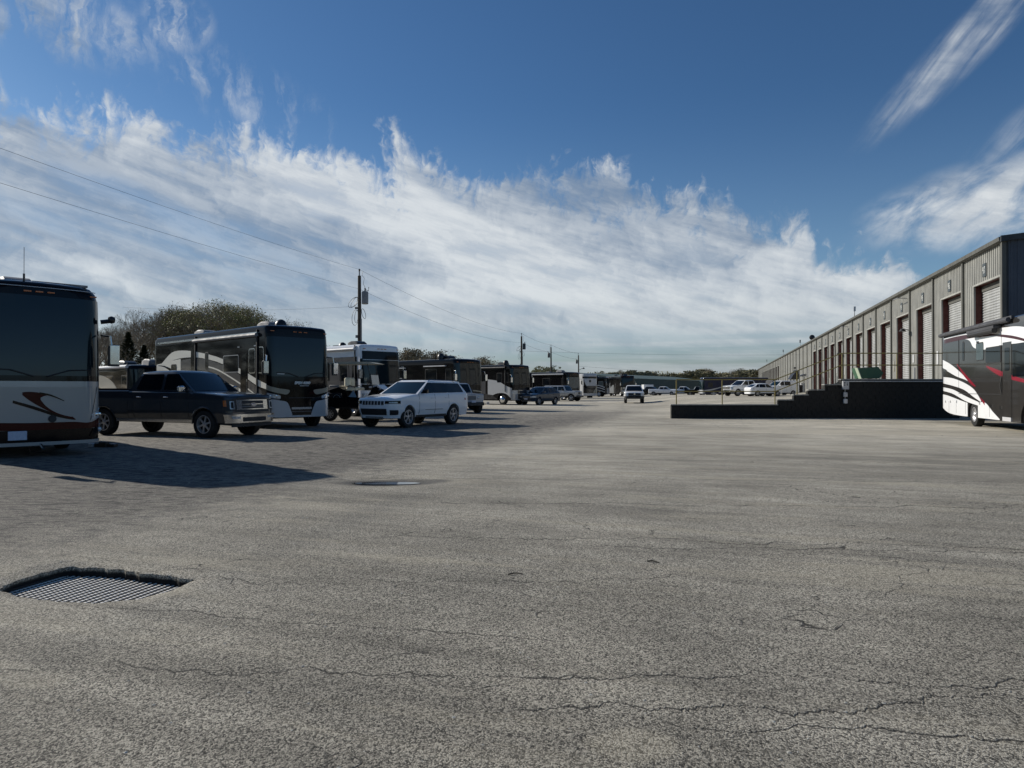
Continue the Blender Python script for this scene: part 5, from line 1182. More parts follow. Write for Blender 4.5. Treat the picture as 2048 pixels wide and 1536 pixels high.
# ------ small four-wheel-drive behind the SUV, towed by motorhome D
JP = dict(L=4.2, hw=.90, paint='lightgrey', zs=.55, belt=1.28, wr=.40, ar=.47, tw=.28, wheels=(.62, 3.1), rim='five', rimm='darkalloy', rc=.12, rcr=.10, bow=.02, lip='plastic',
          top=[(0, 1.10), (.05, 1.16), (1.2, 1.24), (4.2, 1.28)], cab=((1.3, 1.24), (1.62, 1.80), (4.05, 1.80), (4.16, 1.28)), roofw=.86, panes=((1.55, 2.3, 1.75, 2.3), (2.4, 3.2, 2.4, 3.2), (3.3, 4.0, 3.3, 3.95)), seams=(1.45, 2.35, 3.25), handles=(2.2, 3.1), handlem='plastic', cbow=.03, mirror='plastic', rocker='plastic')
def jeep_front(o, sh, n=7):
    fr = sh.front
    for k in range(n): q = -.24 + .08 * k; bandf(fr, q - .022, q + .022, .82, 1.06, 'grille_slot', 'plastic', o, .010, .014, 3, 1)
    for s_ in (-1, 1):
        p = fr(s_ * .46, .95, .0); MB().lathe([(.09, -.01), (.09, .02), (.05, .035)], p, 'x', 16).build('headlight', 'lens', o)
    MB().bbox(fr(0, .58, .10), (.22, 1.5, .20), .03).build('bumper', 'plastic', o); MB().box(fr(0, .72, .21), (.01, .30, .12)).build('licence_plate', 'plate', o, False)
hh = R(-55); hv_ = Vector((math.cos(hh), math.sin(hh)))
JP1 = dict(JP); fc = Vector((W(944, 42.5), 42.5)); pc = fc - hv_ * 2.1
o, sh = car('off_road_car', 'silver boxy four-wheel-drive with upright grille slots peeking out behind the white SUV', 'four-wheel-drive', pc, hh, JP1); jeep_front(o, sh)
# ------ dark blue crossover
P3 = dict(L=4.55, hw=.91, paint='bluegrey', zs=.34, belt=1.10, wr=.345, ar=.40, wheels=(.9, 3.52), rim='five', rc=.45, rcr=.35, bow=.16, top=[(0, .78), (.03, .88), (.2, .96), (.7, 1.02), (1.2, 1.06), (4.2, 1.14), (4.45, 1.10), (4.55, 1.0)],
          cab=((1.05, 1.05), (2.0, 1.62), (3.6, 1.60), (4.40, 1.12)), roofw=.72, panes=((1.5, 2.4, 2.12, 2.42), (2.5, 3.4, 2.5, 3.2), (3.48, 3.95, 3.3, 3.55)), seams=(1.5, 2.45, 3.4), handles=(2.3, 3.2), rake=lambda z: .12 * smooth(.7, .35, z))
hh = R(180 + 52); hv_ = Vector((math.cos(hh), math.sin(hh))); lf_ = Vector((-hv_.y, hv_.x)); nf = Vector((W(1077, 64.5), 64.5)); pc = nf - lf_ * .80 - hv_ * (4.55 / 2 - .9)
o, sh = car('crossover_car', 'dark blue grey crossover car with a bright headlamp in front of the grey motorhome', 'car', pc, hh, P3); fr = sh.front
both(fr, .5, 1.0, .68, lambda a: .80 + .06 * (a - .5), 'headlight', 'lens', o); bandf(fr, -.46, .46, .66, .82, 'grille', 'plastic', o, .012); bandf(fr, -.44, .44, .73, .745, 'grille_bar', 'chrome', o, .02, n=5, nv=1); bandf(fr, -.5, .5, .40, .54, 'lower_grille', 'plastic', o, .012); bandf(fr, -.2, .2, .50, .62, 'licence_plate', 'plate', o, .03)
# ------ silver four-wheel-drive
hh = R(-32); hv_ = Vector((math.cos(hh), math.sin(hh))); lf_ = Vector((-hv_.y, hv_.x)); nf = Vector((W(1142.5, 83.5), 83.5)); JP2 = dict(JP); JP2.update(paint='silver', L=4.6, wheels=(.66, 3.6), cabpaint='silver', rimm='alloy')
JP2['top'] = [(0, 1.10), (.05, 1.16), (1.2, 1.22), (4.6, 1.26)]; JP2['cab'] = ((1.3, 1.22), (1.62, 1.80), (4.40, 1.80), (4.55, 1.26)); JP2['panes'] = ((1.55, 2.4, 1.75, 2.4), (2.5, 3.4, 2.5, 3.4), (3.5, 4.4, 3.5, 4.35))
pc = nf + lf_ * .78 - hv_ * (4.6 / 2 - .66); o, sh = car('off_road_car', 'silver long four-wheel-drive with black winch bumper right of the blue crossover', 'four-wheel-drive', pc, hh, JP2); jeep_front(o, sh)
MB().bbox((-2.42, 0, 1.1), (.22, .74, .74), .06).build('spare_wheel_cover', 'plastic', o)
# ------ white work pickup on the road
P4 = dict(L=5.4, hw=.98, paint='white', zs=.48, belt=1.26, wr=.37, ar=.44, wheels=(.95, 4.3), rim='steel', rimm='darkalloy', rc=.28, rcr=.12, bow=.10, top=[(0, 1.0), (.04, 1.08), (.2, 1.13), (1.3, 1.22), (5.4, 1.28)],
          cab=((1.3, 1.22), (2.15, 1.80), (3.1, 1.79), (3.35, 1.26)), roofw=.76, panes=((1.6, 2.9, 2.25, 2.9),), seams=(1.55, 3.0), handles=(2.8,), mirror='plastic', glass='glass', rake=lambda z: .03 * smooth(.8, 1.1, z))
hh = R(-98); hv_ = Vector((math.cos(hh), math.sin(hh))); pc = Vector((W(1269, 71.5), 71.5)) - hv_ * 2.7
o, sh = car('pickup_truck', 'white two door pickup truck driving towards the camera in the middle of the lot', 'pickup', pc, hh, P4); fr = sh.front
bandf(fr, -.62, .62, .80, 1.04, 'grille', 'plastic', o, .014, .03); both(fr, .64, .98, .80, 1.04, 'headlight', 'lens', o, .016); bandf(fr, -1.04, 1.04, .46, .74, 'bumper', 'plastic', o, .07, .09, 17); bandf(fr, -.62, .62, .60, .78, 'lower_grille', 'under', o, .08, .03)
MB().lathe([(.09, 0), (.09, .02)], fr(0, .95, .03), 'x', 16).build('badge', 'chrome', o)
# ------ far pickups, all facing right
P5 = dict(P4); P5.update(L=5.9, wheels=(.98, 4.8), cab=((1.4, 1.28), (2.2, 1.88), (3.6, 1.87), (3.95, 1.32)), belt=1.32, top=[(0, 1.02), (.04, 1.12), (.2, 1.2), (1.3, 1.28), (5.9, 1.34)], panes=((1.65, 2.6, 2.3, 2.6), (2.7, 3.6, 2.7, 3.45)), seams=(1.6, 2.65, 3.7), handles=(2.5, 3.5), rim='five', rimm='alloy', wr=.41, ar=.48)
def far_pickup(px, Y, ang, paint_, label, group=None):
    P = dict(P5); P['paint'] = paint_; o, sh = car('pickup_truck', label, 'pickup', (W(px, Y), Y), ang, P, group, ground_z(W(px, Y), Y)); fr = sh.front
    bandf(fr, -.6, .6, .84, 1.12, 'grille', 'plastic', o, .014, .03); both(fr, .62, 1.0, .86, 1.10, 'headlight', 'lens', o); bandf(fr, -1.05, 1.05, .5, .76, 'bumper', 'chrome', o, .07, .09, 15)
    return o
far_pickup(1326, 152, R(-22), 'white', 'far white crew cab pickup, left one of the pair before the green warehouse', 'distant white pickups')
far_pickup(1366, 152, R(-22), 'white', 'far white pickup, right one of the pair, seen through the yellow rail', 'distant white pickups')
far_pickup(1300, 158, R(-40), 'black', 'dark pickup beside the white box trailer in the far lot')
far_pickup(1397, 150, R(-8), 'charcoal', 'dark grey pickup beside the right white pickup of the distant pair')
far_pickup(1424, 148, R(175), 'black', 'black pickup in front of the long blue motorhome')
# big white pickup and hatchback behind the wall
P = dict(P5); P.update(L=6.0, wr=.42); hh = R(180 + 24); hv_ = Vector((math.cos(hh), math.sin(hh))); Yk = 85.; zk = ground_z(W(1490, Yk), Yk)
pc = Vector((W(1452, 84.5), 84.5)) - hv_ * 3.0; o, sh = car('pickup_truck', 'large white pickup truck parked behind the yellow railing beside a white hatchback', 'pickup', pc, hh, P, None, zk); fr = sh.front
bandf(fr, -.6, .6, .80, 1.14, 'grille', 'plastic', o, .014, .03); both(fr, .62, 1.0, .86, 1.12, 'headlight', 'lens', o); bandf(fr, -1.05, 1.05, .5, .76, 'bumper', 'chrome', o, .07, .09, 15)
MB().box((-1.75, 0, 1.40), (2.2, 1.7, .05)).build('bed_cover', 'plastic', o, False)
P6 = dict(L=4.3, hw=.88, paint='white', zs=.28, belt=.98, wr=.32, ar=.37, wheels=(.85, 3.45), rim='seven', rc=.42, rcr=.40, bow=.16, top=[(0, .70), (.03, .80), (.3, .88), (1.1, .98), (3.9, 1.05), (4.2, 1.0), (4.3, .85)], cab=((1.0, .96), (1.95, 1.46), (3.3, 1.44), (4.15, 1.02)), roofw=.72,
          panes=((1.5, 2.3, 2.1, 2.35), (2.4, 3.2, 2.42, 3.1), (3.28, 3.7, 3.15, 3.35)), seams=(1.4, 2.35, 3.2), handles=(2.2, 3.05))
hh = R(14); hv_ = Vector((math.cos(hh), math.sin(hh))); pc = Vector((W(1527, 82.5), 82.5)); o, sh = car('hatchback_car', 'white hatchback car with its tail toward the white pickup behind the railing', 'car', pc, hh, P6, None, ground_z(pc.x, pc.y))
for s_ in (-1, 1): MB().band(sh.side(s_), [3.95, 4.25], .80, .92, .012, .02, 1).build('tail_lamp', 'redlens', o)
pc = Vector((W(1562, 90), 90)); P7 = dict(P6); P7['paint'] = 'lightgrey'; o, sh = car('van', 'pale grey van end seen right of the white hatchback', 'van', pc, R(200), dict(P6, paint='white', L=4.6, top=[(0, .9), (.3, 1.1), (1.0, 1.25), (4.6, 1.3)], belt=1.2, cab=((.9, 1.22), (1.7, 1.85), (4.4, 1.85), (4.55, 1.3)), panes=((1.3, 2.1, 1.8, 2.1), (2.2, 3.1, 2.2, 3.1)), roofw=.84), None, ground_z(pc.x, pc.y))
# dark equipment right of the van
Yq = 96; pc = Vector((W(1570, Yq), Yq)); o = thing('dark_trailer', 'dark covered equipment trailer between the van and the bollards', 'trailer', (pc.x, pc.y + 3, ground_z(pc.x, pc.y)), .3)
MB().prism([(-1.3, .5), (1.2, .5), (1.2, 1.4), (.7, 1.5), (.4, 1.9), (-.2, 1.75), (-1.0, 2.1), (-1.3, 1.8)], lambda u, v, h: (u, h, v), -.7, .7).build('covered_load', 'awning', o)
for s_ in (-1, 1): MB().lathe([(.2, -.1), (.34, -.1), (.34, .1), (.2, .1)], (0, s_ * .75, .34), 'y', 14).build('wheel', 'rubber', o)
MB().box((0, 0, .48), (2.5, 1.3, .10)).build('chassis', 'under', o, False)
# ---------------------------------------------------------------- golf cart on a dark utility trailer
cx, cy = W(712, 33.5), 33.5; ca = R(-8)
tr = thing('utility_trailer', 'black utility trailer carrying the golf cart between the motorhomes', 'trailer', (cx + .1, cy, 0), ca)
MB().box((0, 0, .62), (3.3, 1.5, .12)).build('deck', 'under', tr, False); sd_ = MB()
for s_ in (-1, 1): sd_.box((0, s_ * .76, .86), (3.3, .05, .42))
sd_.box((-1.63, 0, .86), (.05, 1.5, .42)); sd_.build('side_board', 'black', tr, False)
for x_ in (-.95, .85):
    for s_ in (-1, 1): wheel(tr, x_ - .05, s_ * .92, .33, .2, 'steel', 'steel')
MB().tube([(1.6, .5, .55), (2.6, 0, .5), (1.6, -.5, .55)], .04, 6).build('tow_bar', 'under', tr); MB().box((-1.68, -.55, .80), (.03, .24, .08)).build('licence_plate', 'lightgrey', tr, False)
MB().bbox((-1.0, 0, 1.05), (.9, 1.2, .55), .06).build('cargo_box', 'rvblack', tr)
gc = thing('golf_cart', 'black golf cart with cream seat and pale roof raised on the trailer', 'golf cart', (cx + .12, cy, .78), ca); gc.scale = (1.04,) * 3
gbody = MB(); gbody.prism([(-1.15, .20), (-1.15, .62), (-.75, .75), (-.45, .62), (-.30, .32), (.35, .28), (.60, .34), (.85, .72), (1.02, .80), (1.25, .55), (1.28, .22)], lambda u, v, h: (u, h, v), -.55, .55); gbody.build('body', 'black', gc)
MB().prism([(.66, .78), (1.05, .86), (1.30, .66), (1.30, .60), (1.02, .78), (.68, .72)], lambda u, v, h: (u, h, v), -.5, .5).build('front_cowl', 'awnwhite', gc)
for x_ in (-.80, .88):
    for s_ in (-1, 1): wheel(gc, x_, s_ * .50, .25, .2, 'seven', 'alloy')
st2 = MB()
for s_ in (-1, 1): st2.bbox((-.42, s_ * .26, 1.0), (.16, .50, .38), .06)
st2.build('seat_back', 'seat', gc); MB().bbox((-.15, 0, .68), (.52, 1.04, .14), .04).build('seat', 'seat', gc); MB().bbox((-.95, 0, .80), (.5, 1.0, .10), .03).build('rear_seat', 'rvgrey', gc)
rfm = mat('tan_roof', (.36, .35, .28), .5)
MB().prism([(-1.18, 1.80), (-1.12, 1.86), (-.2, 1.90), (.7, 1.87), (1.02, 1.80), (.95, 1.775), (-1.1, 1.77)], lambda u, v, h: (u, h, v), -.60, .60).build('roof', rfm, gc)
for x_, x2 in ((-.62, -.68), (.86, .60)):
    for s_ in (-1, 1): MB().tube([(x_, s_ * .53, .70), (x2, s_ * .53, 1.78)], .018, 6).build('roof_post', 'plastic', gc)
ws_ = MB().box((0, 0, 0), (.02, .98, .44)).build('folded_windshield', 'curtain', gc, False); ws_.location = (.78, 0, 1.08); ws_.rotation_euler = (0, -.15, 0)
MB().tube([(.62, .53, .85), (.74, .53, 1.34), (.74, -.53, 1.34), (.62, -.53, .85)], .014, 5).build('windshield_frame', 'plastic', gc)
wl = MB(); pts_ = [(.42 + .06 * math.sin(2 * math.pi * k / 16), .26 + .16 * math.cos(2 * math.pi * k / 16), .98 + .13 * math.sin(2 * math.pi * k / 16)) for k in range(17)]; wl.tube(pts_, .016, 5); wl.tube([(.42, .26, .98), (.62, .26, .72)], .018, 5); wl.build('steering_wheel', 'plastic', gc)
MB().bbox((.46, -.34, 1.12), (.05, .22, .15), .02).build('mirror', 'chrome', gc)
for s_ in (-1, 1): MB().tube([(-.45, s_ * .53, .72), (-.20, s_ * .54, .84), (.05, s_ * .53, .72)], .016, 5).build('arm_rest', 'plastic', gc)
# ------ far left: motorhome behind the pickup and odds and ends on the ground
o, sh = motorhome('motorhome', 'low dark motorhome with cream slanted panels behind the bed of the dark pickup', W(306, 33.0) - .2, 33.0 + 1., R(-43), 9.0, 2.62, 'black', zshield=(1.4, 2.4), rc=.3, detail=0, roof='rvblack', zs=.4, wheels=(1.2, 6.8))
sr = sh.side(-1)
for a, b in ((.3, 1.2), (2.4, 3.5), (5.0, 6.2)): pane(sr, a, b, 1.5, 2.1, .06, 'window', 'glass', o, frame='plastic')
ribbon(sr, [(1.4, .8, 1.2), (2.4, 1.1, 1.8), (3.6, 1.4, 2.1), (4.6, 1.6, 2.2)], 'side_swoosh', 'cream', o, .009); ribbon(sr, [(5, .6, 1.4), (6.4, .9, 1.9), (8, 1.2, 2.2)], 'side_swoosh', 'tanp', o, .009)
awning(o, 9., 1.27, .3, 6.5, 2.52, 'awnwhite'); roof_unit(o, 3.6, 0, 2.64, 1., 'rvgrey'); roof_unit(o, .2, 0, 2.64, 1.1, 'rvblack')
gy = 16.9; t_ = thing('hose_and_blocks', 'heap of black leveling blocks and white fittings on the ground beside the pickup rear wheel', 'leveling blocks', (W(205, 18.3), 18.3, 0))
for k, (a, b, c, d_, e, f_, mm) in enumerate(((0, 0, .05, .30, .22, .10, 'rvblack'), (.22, .05, .04, .22, .2, .08, 'rvblack'), (.1, -.1, .11, .2, .16, .06, 'plastic'), (-.24, -.06, .05, .12, .12, .10, 'awnwhite'), (.34, -.08, .04, .10, .14, .08, 'rvblack'))):
    MB().bbox((a, b, c), (d_, e, f_), .012).build('block', mm, t_)
# white marker by the grey coach
mk = thing('white_marker', 'small white marker box on the ground left of the grey motorhome wheel', 'marker', (W(976, 66), 66, 0))
MB().bbox((0, 0, .13), (.26, .26, .26), .02).build('box', 'awnwhite', mk); MB().box((0, -.135, .12), (.10, .01, .12)).build('label', 'plastic', mk, False)
# ---------------------------------------------------------------- utility poles and wires
wood = siding_mat('pole_wood', (.085, .070, .055), .4)
PH = 10.9; POLES = [(-12.05, 56.), (1.62, 121.), (8.4, 153.), (17.8, 190.)]
labs = ['nearest wooden utility pole with a grey transformer rising above the white fronted motorhome', 'second utility pole with transformer, above the grey motorhome', 'third utility pole, carrying its transformer on the left', 'farthest utility pole with a small lamp on its right']
def loopw(mb, c, rx, rz, tilt=0., n=14):
    mb.tube([(c[0] + rx * math.cos(2 * math.pi * k / n) + tilt * math.sin(2 * math.pi * k / n), c[1], c[2] + rz * math.sin(2 * math.pi * k / n)) for k in range(n + 1)], .018, 4)
for i, ((x_, y_), lab) in enumerate(zip(POLES, labs)):
    p = thing('utility_pole', lab, 'utility pole', (x_, y_, 0), 0, 'utility poles along the lot'); sg = 1 if i < 2 else -1; k_ = 1 if i == 0 else 1.1
    MB().tube([(.05, 0, 0), (0, 0, PH - .5)], .19 * k_, 12, .13 * k_).build('pole', wood, p)
    MB().tube([(0, 0, PH - .55), (0, 0, PH)], .05, 6).build('top_pin', 'rvgrey', p); MB().lathe([(.05, 0), (.08, .05), (.05, .10), (.08, .15), (.03, .2)], (0, 0, PH - .15), 'z', 10).build('insulator', 'rvblack', p)
    t_ = MB().lathe([(.22, 0), (.26, .04), (.26, .92), (.22, 1.0), (.05, 1.04)], (sg * .46, -.05, PH - 2.75), 'z', 16).build('transformer', 'rvgrey' if i == 0 else 'rvblack', p)
    MB().lathe([(.04, 0), (.07, .06), (.04, .12), (.07, .18), (.03, .26)], (sg * .46, -.05, PH - 1.72), 'z', 8).build('bushing', 'rvblack', t_)
    MB().tube([(sg * .46, -.05, PH - 1.45), (sg * .30, 0, PH - 1.1), (sg * .40, 0, PH - .7), (sg * .2, 0, PH - .45), (sg * .28, 0, PH - .15)], .014, 4).build('jumper_wire', 'rvblack', t_)
    MB().tube([(sg * .5, 0, PH - 1.6), (sg * .72, 0, PH - 1.7), (sg * .74, 0, PH - 1.4)], .03, 5).build('arrester', 'rvblack', p)
    if i < 2:
        lp = MB(); loopw(lp, (-.45, 0, PH - 2.6), .34, .42, .25); loopw(lp, (-.40, 0, PH - 2.6), .18, .40, .2); loopw(lp, (-.32, 0, PH - 3.8), .26, .62, .05); loopw(lp, (-.22, 0, PH - 3.7), .14, .5, .05); loopw(lp, (.34, 0, PH - 3.5), .14, .4, -.1)
        lp.build('wire_loops', 'rvblack', p); MB().box((-.16, 0, PH - 3.05), (.36, .1, .14)).build('bracket', 'rvblack', p, False)
        MB().tube([(.20, -.14, 2), (.18, -.14, PH - 3.9)], .055, 6).build('conduit', 'rvgrey', p)
        bx = MB(); bx.box((-.20, -.05, PH - 5.3), (.16, .12, .22)); bx.box((-.27, -.05, PH - 6.15), (.24, .14, .24)); bx.box((-.2, -.05, PH - 7.1), (.12, .12, .2)); bx.build('service_box', 'rvgrey', p, False)
    if i == 3: MB().tube([(.1, 0, 6.4), (1.0, 0, 6.9), (1.3, 0, 6.9)], .05, 5).build('lamp_arm', 'rvblack', p); MB().lathe([(.05, .2), (.22, .05), (.34, -.2)], (1.35, 0, 6.95), 'z', 10).build('lamp', 'rvblack', p)
p0 = (-25.65, -9.); q0 = thing('utility_pole', 'wooden utility pole behind the camera on the left, outside the photo', 'utility pole', (*p0, 0), 0, 'utility poles along the lot'); MB().tube([(0, 0, 0), (0, 0, PH - .5)], .19, 12, .13).build('pole', wood, q0); MB().tube([(0, 0, PH - .55), (0, 0, PH)], .05, 6).build('top_pin', 'rvgrey', q0)
wm = mat('overhead_wire', (.03, .03, .03), .6, var=0)
def wire(a, b, sag, r_, lab, grp='overhead wires'):
    n = 24; a, b = Vector(a), Vector(b); pts = []
    for k in range(n + 1):
        t = k / n; p = a.lerp(b, t); p.z -= sag * 4 * t * (1 - t); pts.append(p)
    o = MB().tube(pts, r_, 4).build('overhead_wire', wm, None, True); tag(o, lab, 'wire', grp)
P = [p0] + POLES
names = ['between the left edge and the nearest pole', 'between the nearest and the second pole', 'between the second and the third pole', 'between the third and the farthest pole']
for i in range(4):
    a, b = P[i], P[i + 1]; r_ = (.0065, .010, .015, .020)[i]
    wire((*a, PH), (*b, PH), (.75, .9, .3, .3)[i], r_, 'upper overhead wire ' + names[i])
    wire((*a, PH - 1.55), (*b, PH - 1.55), (.45, 1.0, .3, .3)[i], r_, 'lower overhead wire ' + names[i])
wire((17.8, 190, 7.5), (60, 185, 5.0), .3, .018, 'service wire sloping down right from the farthest pole')
wire((1.62, 121, 7.9), (75, 140, 8.6), .6, .012, 'thin long wire crossing the sky low above the warehouse')
wire((-12.05, 56, 8.0), (-34, 62, 8.6), .3, .006, 'thin service wire running left from the nearest pole above the trees')
# ---------------------------------------------------------------- trees
bark = mat('grey_bark', (.20, .17, .13), .9, var=.3); bark2 = mat('pale_bark', (.28, .25, .20), .9, var=.3)
def leafm(name, c, c2):
    m_ = bpy.data.materials.new(name); m_.use_nodes = True; t = NT(m_.node_tree); b = t.n['Principled BSDF']; co = t.add('ShaderNodeTexCoord').outputs['Object']
    t.put(b.inputs['Base Color'], t.mix(t.mr(t.noise(co, 1.2, 4, .7), .35, .65), c, c2)); b.inputs['Roughness'].default_value = .7; b.inputs['Specular IOR Level'].default_value = .2
    return m_
LEAF = [leafm('spring_leaf', (.17, .18, .06), (.30, .28, .12)), leafm('bud_haze', (.15, .12, .07), (.22, .18, .10)), leafm('evergreen_needles', (.012, .022, .010), (.03, .045, .018)), leafm('far_leaf', (.13, .13, .07), (.26, .235, .15)), leafm('pale_blossom', (.16, .17, .09), (.28, .27, .17))]
def bare_tree(seed, h, spread=.9, levels=6, leaves=0, bm_=None, leaf_size=.10, tr_=.22, fork=(3, 4)):
    rn = random.Random(seed); mb = MB(); lf = MB()
    def leaf(p):
        for _ in range(leaves):
            c = p + Vector((rn.gauss(0, .13), rn.gauss(0, .13), rn.gauss(0, .12))); a = Vector((rn.gauss(0, 1), rn.gauss(0, 1), rn.gauss(0, 1))).normalized(); b = a.cross(Vector((rn.random(), rn.random(), rn.random()))).normalized(); n = len(lf.v); s_ = leaf_size * rn.uniform(.6, 1.4)
            lf.v += [tuple(c + a * s_), tuple(c + b * s_ * .6), tuple(c - a * s_), tuple(c - b * s_ * .6)]; lf.f.append((n, n + 1, n + 2, n + 3))
    def grow(p, d_, ln, r_, lv):
        seg = 3 if lv < 4 else 2; pts = [p]; q = p; dd = d_.copy()
        for k in range(seg):
            dd = (dd + Vector((rn.gauss(0, .13), rn.gauss(0, .13), rn.gauss(.04, .10)))).normalized(); q = q + dd * ln / seg; pts.append(q)
        mb.tube(pts, r_, 6 if lv == 0 else (4 if lv < 3 else 3), r_ * .62, cap=False)
        if lv >= levels: leaf(q); return
        if lv >= levels - 1 and leaves: leaf(pts[1])
        nb = rn.randint(*fork) if lv else rn.randint(4, 5)
        for k in range(nb):
            az_ = 2 * math.pi * (k + rn.random() * .7) / nb; tl = rn.uniform(.30, .62) * spread * (1.15 if lv == 0 else 1); side = Vector((math.cos(az_), math.sin(az_), 0)); nd = (dd * math.cos(tl) + (side - dd * side.dot(dd)).normalized() * math.sin(tl)).normalized()
            st = pts[-1] if k < 2 or lv > 3 else pts[-1 - rn.randint(0, 1)]
            grow(st, nd, ln * rn.uniform(.62, .82), r_ * rn.uniform(.50, .62), lv + 1)
    grow(Vector((0, 0, -.1)), Vector((rn.gauss(0, .04), rn.gauss(0, .04), 1)), h * .27, tr_, 0)
    zmax = max(v[2] for v in mb.v); k = h / zmax; mb.v = [(a * k, b * k, c * k) for a, b, c in mb.v]; lf.v = [(a * k, b * k, c * k) for a, b, c in lf.v]
    return mb.mesh('branches', bm_ or bark, True, 60), (lf.mesh('crown', M['_leaf'], False) if leaves else None)
def tree(kind, loc, s_, rz, label, group, name='bare_tree', cat='tree'):
    o = thing(name, label, cat, loc, rz, group); o.scale = (s_ * kind[2], s_ * kind[2], s_)
    link('trunk_and_branches', kind[0], o)
    if kind[1]: link('crown', kind[1], o)
    return o
kinds = []
for sd, h, sp, lv, lvs, lm, bmm in ((11, 10, 1.0, 6, 0, 1, bark), (23, 10, 1.15, 6, 0, 1, bark2), (37, 10, .95, 6, 1, 1, bark), (41, 10, 1.05, 6, 2, 0, bark)):
    M['_leaf'] = LEAF[lm]; a, b = bare_tree(sd, h, sp, lv, lvs, bmm, .05 if sd != 41 else .06); kinds.append((a, b, 1.0))
left_trees = [  # px, distance, top row, kind
    (196, 74, 640, 0), (222, 88, 668, 1), (246, 84, 655, 2), (270, 92, 622, 1), (296, 84, 612, 0), (322, 90, 606, 2), (350, 86, 614, 2), (374, 94, 618, 3), (398, 88, 622, 3), (424, 84, 606, 3), (452, 88, 604, 2), (480, 92, 606, 3), (508, 88, 616, 3), (530, 94, 632, 2),
    (236, 110, 640, 0), (310, 112, 630, 1), (385, 112, 640, 3), (465, 112, 634, 2), (560, 104, 668, 1), (600, 120, 690, 0), (640, 118, 696, 2), (150, 92, 660, 1), (90, 96, 650, 0)]
desc = ['tangled bare crown', 'pale barked bare tree', 'bare tree with a haze of buds', 'tree with fresh green leaf haze']
used_l = {}
def uniq(s_):
    return s_
desc = ['tangled bare tree', 'pale barked bare tree', 'budding bare tree', 'green hazed leafing tree']
spots_f = ['just right of the coach mirror', 'left of the evergreens', 'behind the pointed evergreen', 'right of the pointed evergreen', 'above the pickup bed', 'above the rear of the pickup cab', 'tallest above the pickup cab', 'above the rear end of the black motorhome', 'above its rear roof unit', 'above the rear side of the black coach', 'left of the middle of the black coach', 'above the middle of the black coach', 'left of its front roof unit', 'above the roof dome of the black coach']
spots_b = ['beyond the low evergreen', 'beyond the cab window of the pickup', 'beyond the rear of the black coach', 'beyond the middle of the black coach', 'at the right edge of the left wood', 'low, over the front of the OPEN ROAD coach', 'lowest, between the two nearest black and white coaches', 'hidden behind the left motorhome', 'farthest left, hidden behind the left motorhome']
fi = bi = 0
for k, (px, Y, ty, kd) in enumerate(left_trees):
    h = EYE + (HZ - ty) * Y / F; back = k >= 14
    lab = '%s, %s of left wood, %s' % (desc[kd], 'back' if back else 'front', (spots_b[k - 14] if back else spots_f[k]))
    tree(kinds[kd], (W(px, Y), Y, 0), h / 10, k * 1.7, lab, 'bare trees of the left wood', 'leafing_tree' if kd == 3 else 'bare_tree')
# evergreens
def conifer(seed, h, rad):
    rn = random.Random(seed); lf = MB(); tk = MB().tube([(0, 0, 0), (0, 0, h * .96)], .16, 6, .02)
    for i in range(5200):
        t = rn.random() ** .75; z_ = h * (.05 + .95 * t); lob = 1 + .30 * math.sin(z_ * 4.1 + seed) * math.cos(3 * z_); a = rn.random() * 6.283; rr = rad * (1 - t) ** .8 * lob * (.35 + .65 * rn.random() ** .5) * (1 + .22 * math.sin(a * 3 + z_ * 1.7))
        c = Vector((rr * math.cos(a), rr * math.sin(a), z_ - .12 * rr)); d_ = Vector((math.cos(a), math.sin(a), rn.uniform(-.2, .5))).normalized(); b = Vector((-math.sin(a), math.cos(a), rn.uniform(-.4, .4))).normalized(); s_ = rn.uniform(.10, .26); n = len(lf.v)
        lf.v += [tuple(c - d_ * s_), tuple(c + b * s_ * .35), tuple(c + d_ * s_), tuple(c - b * s_ * .35)]; lf.f.append((n, n + 1, n + 2, n + 3))
    return tk.mesh('trunk', bark, True), lf.mesh('crown', LEAF[2], False)
cm_ = conifer(3, 8, 2.6)
for px, Y, ty, lab in ((256, 70, 664, 'dark pointed evergreen tree between the bare trees and the pickup'), (288, 73, 690, 'shorter dark evergreen right of the pointed one'), (226, 76, 700, 'low dark evergreen left of the pointed one')):
    h = EYE + (HZ - ty) * Y / F; o = thing('evergreen_tree', lab, 'tree', (W(px, Y), Y, 0), px * .1, 'evergreens of the left wood'); o.scale = (h / 8,) * 3; link('trunk', cm_[0], o); link('crown', cm_[1], o)
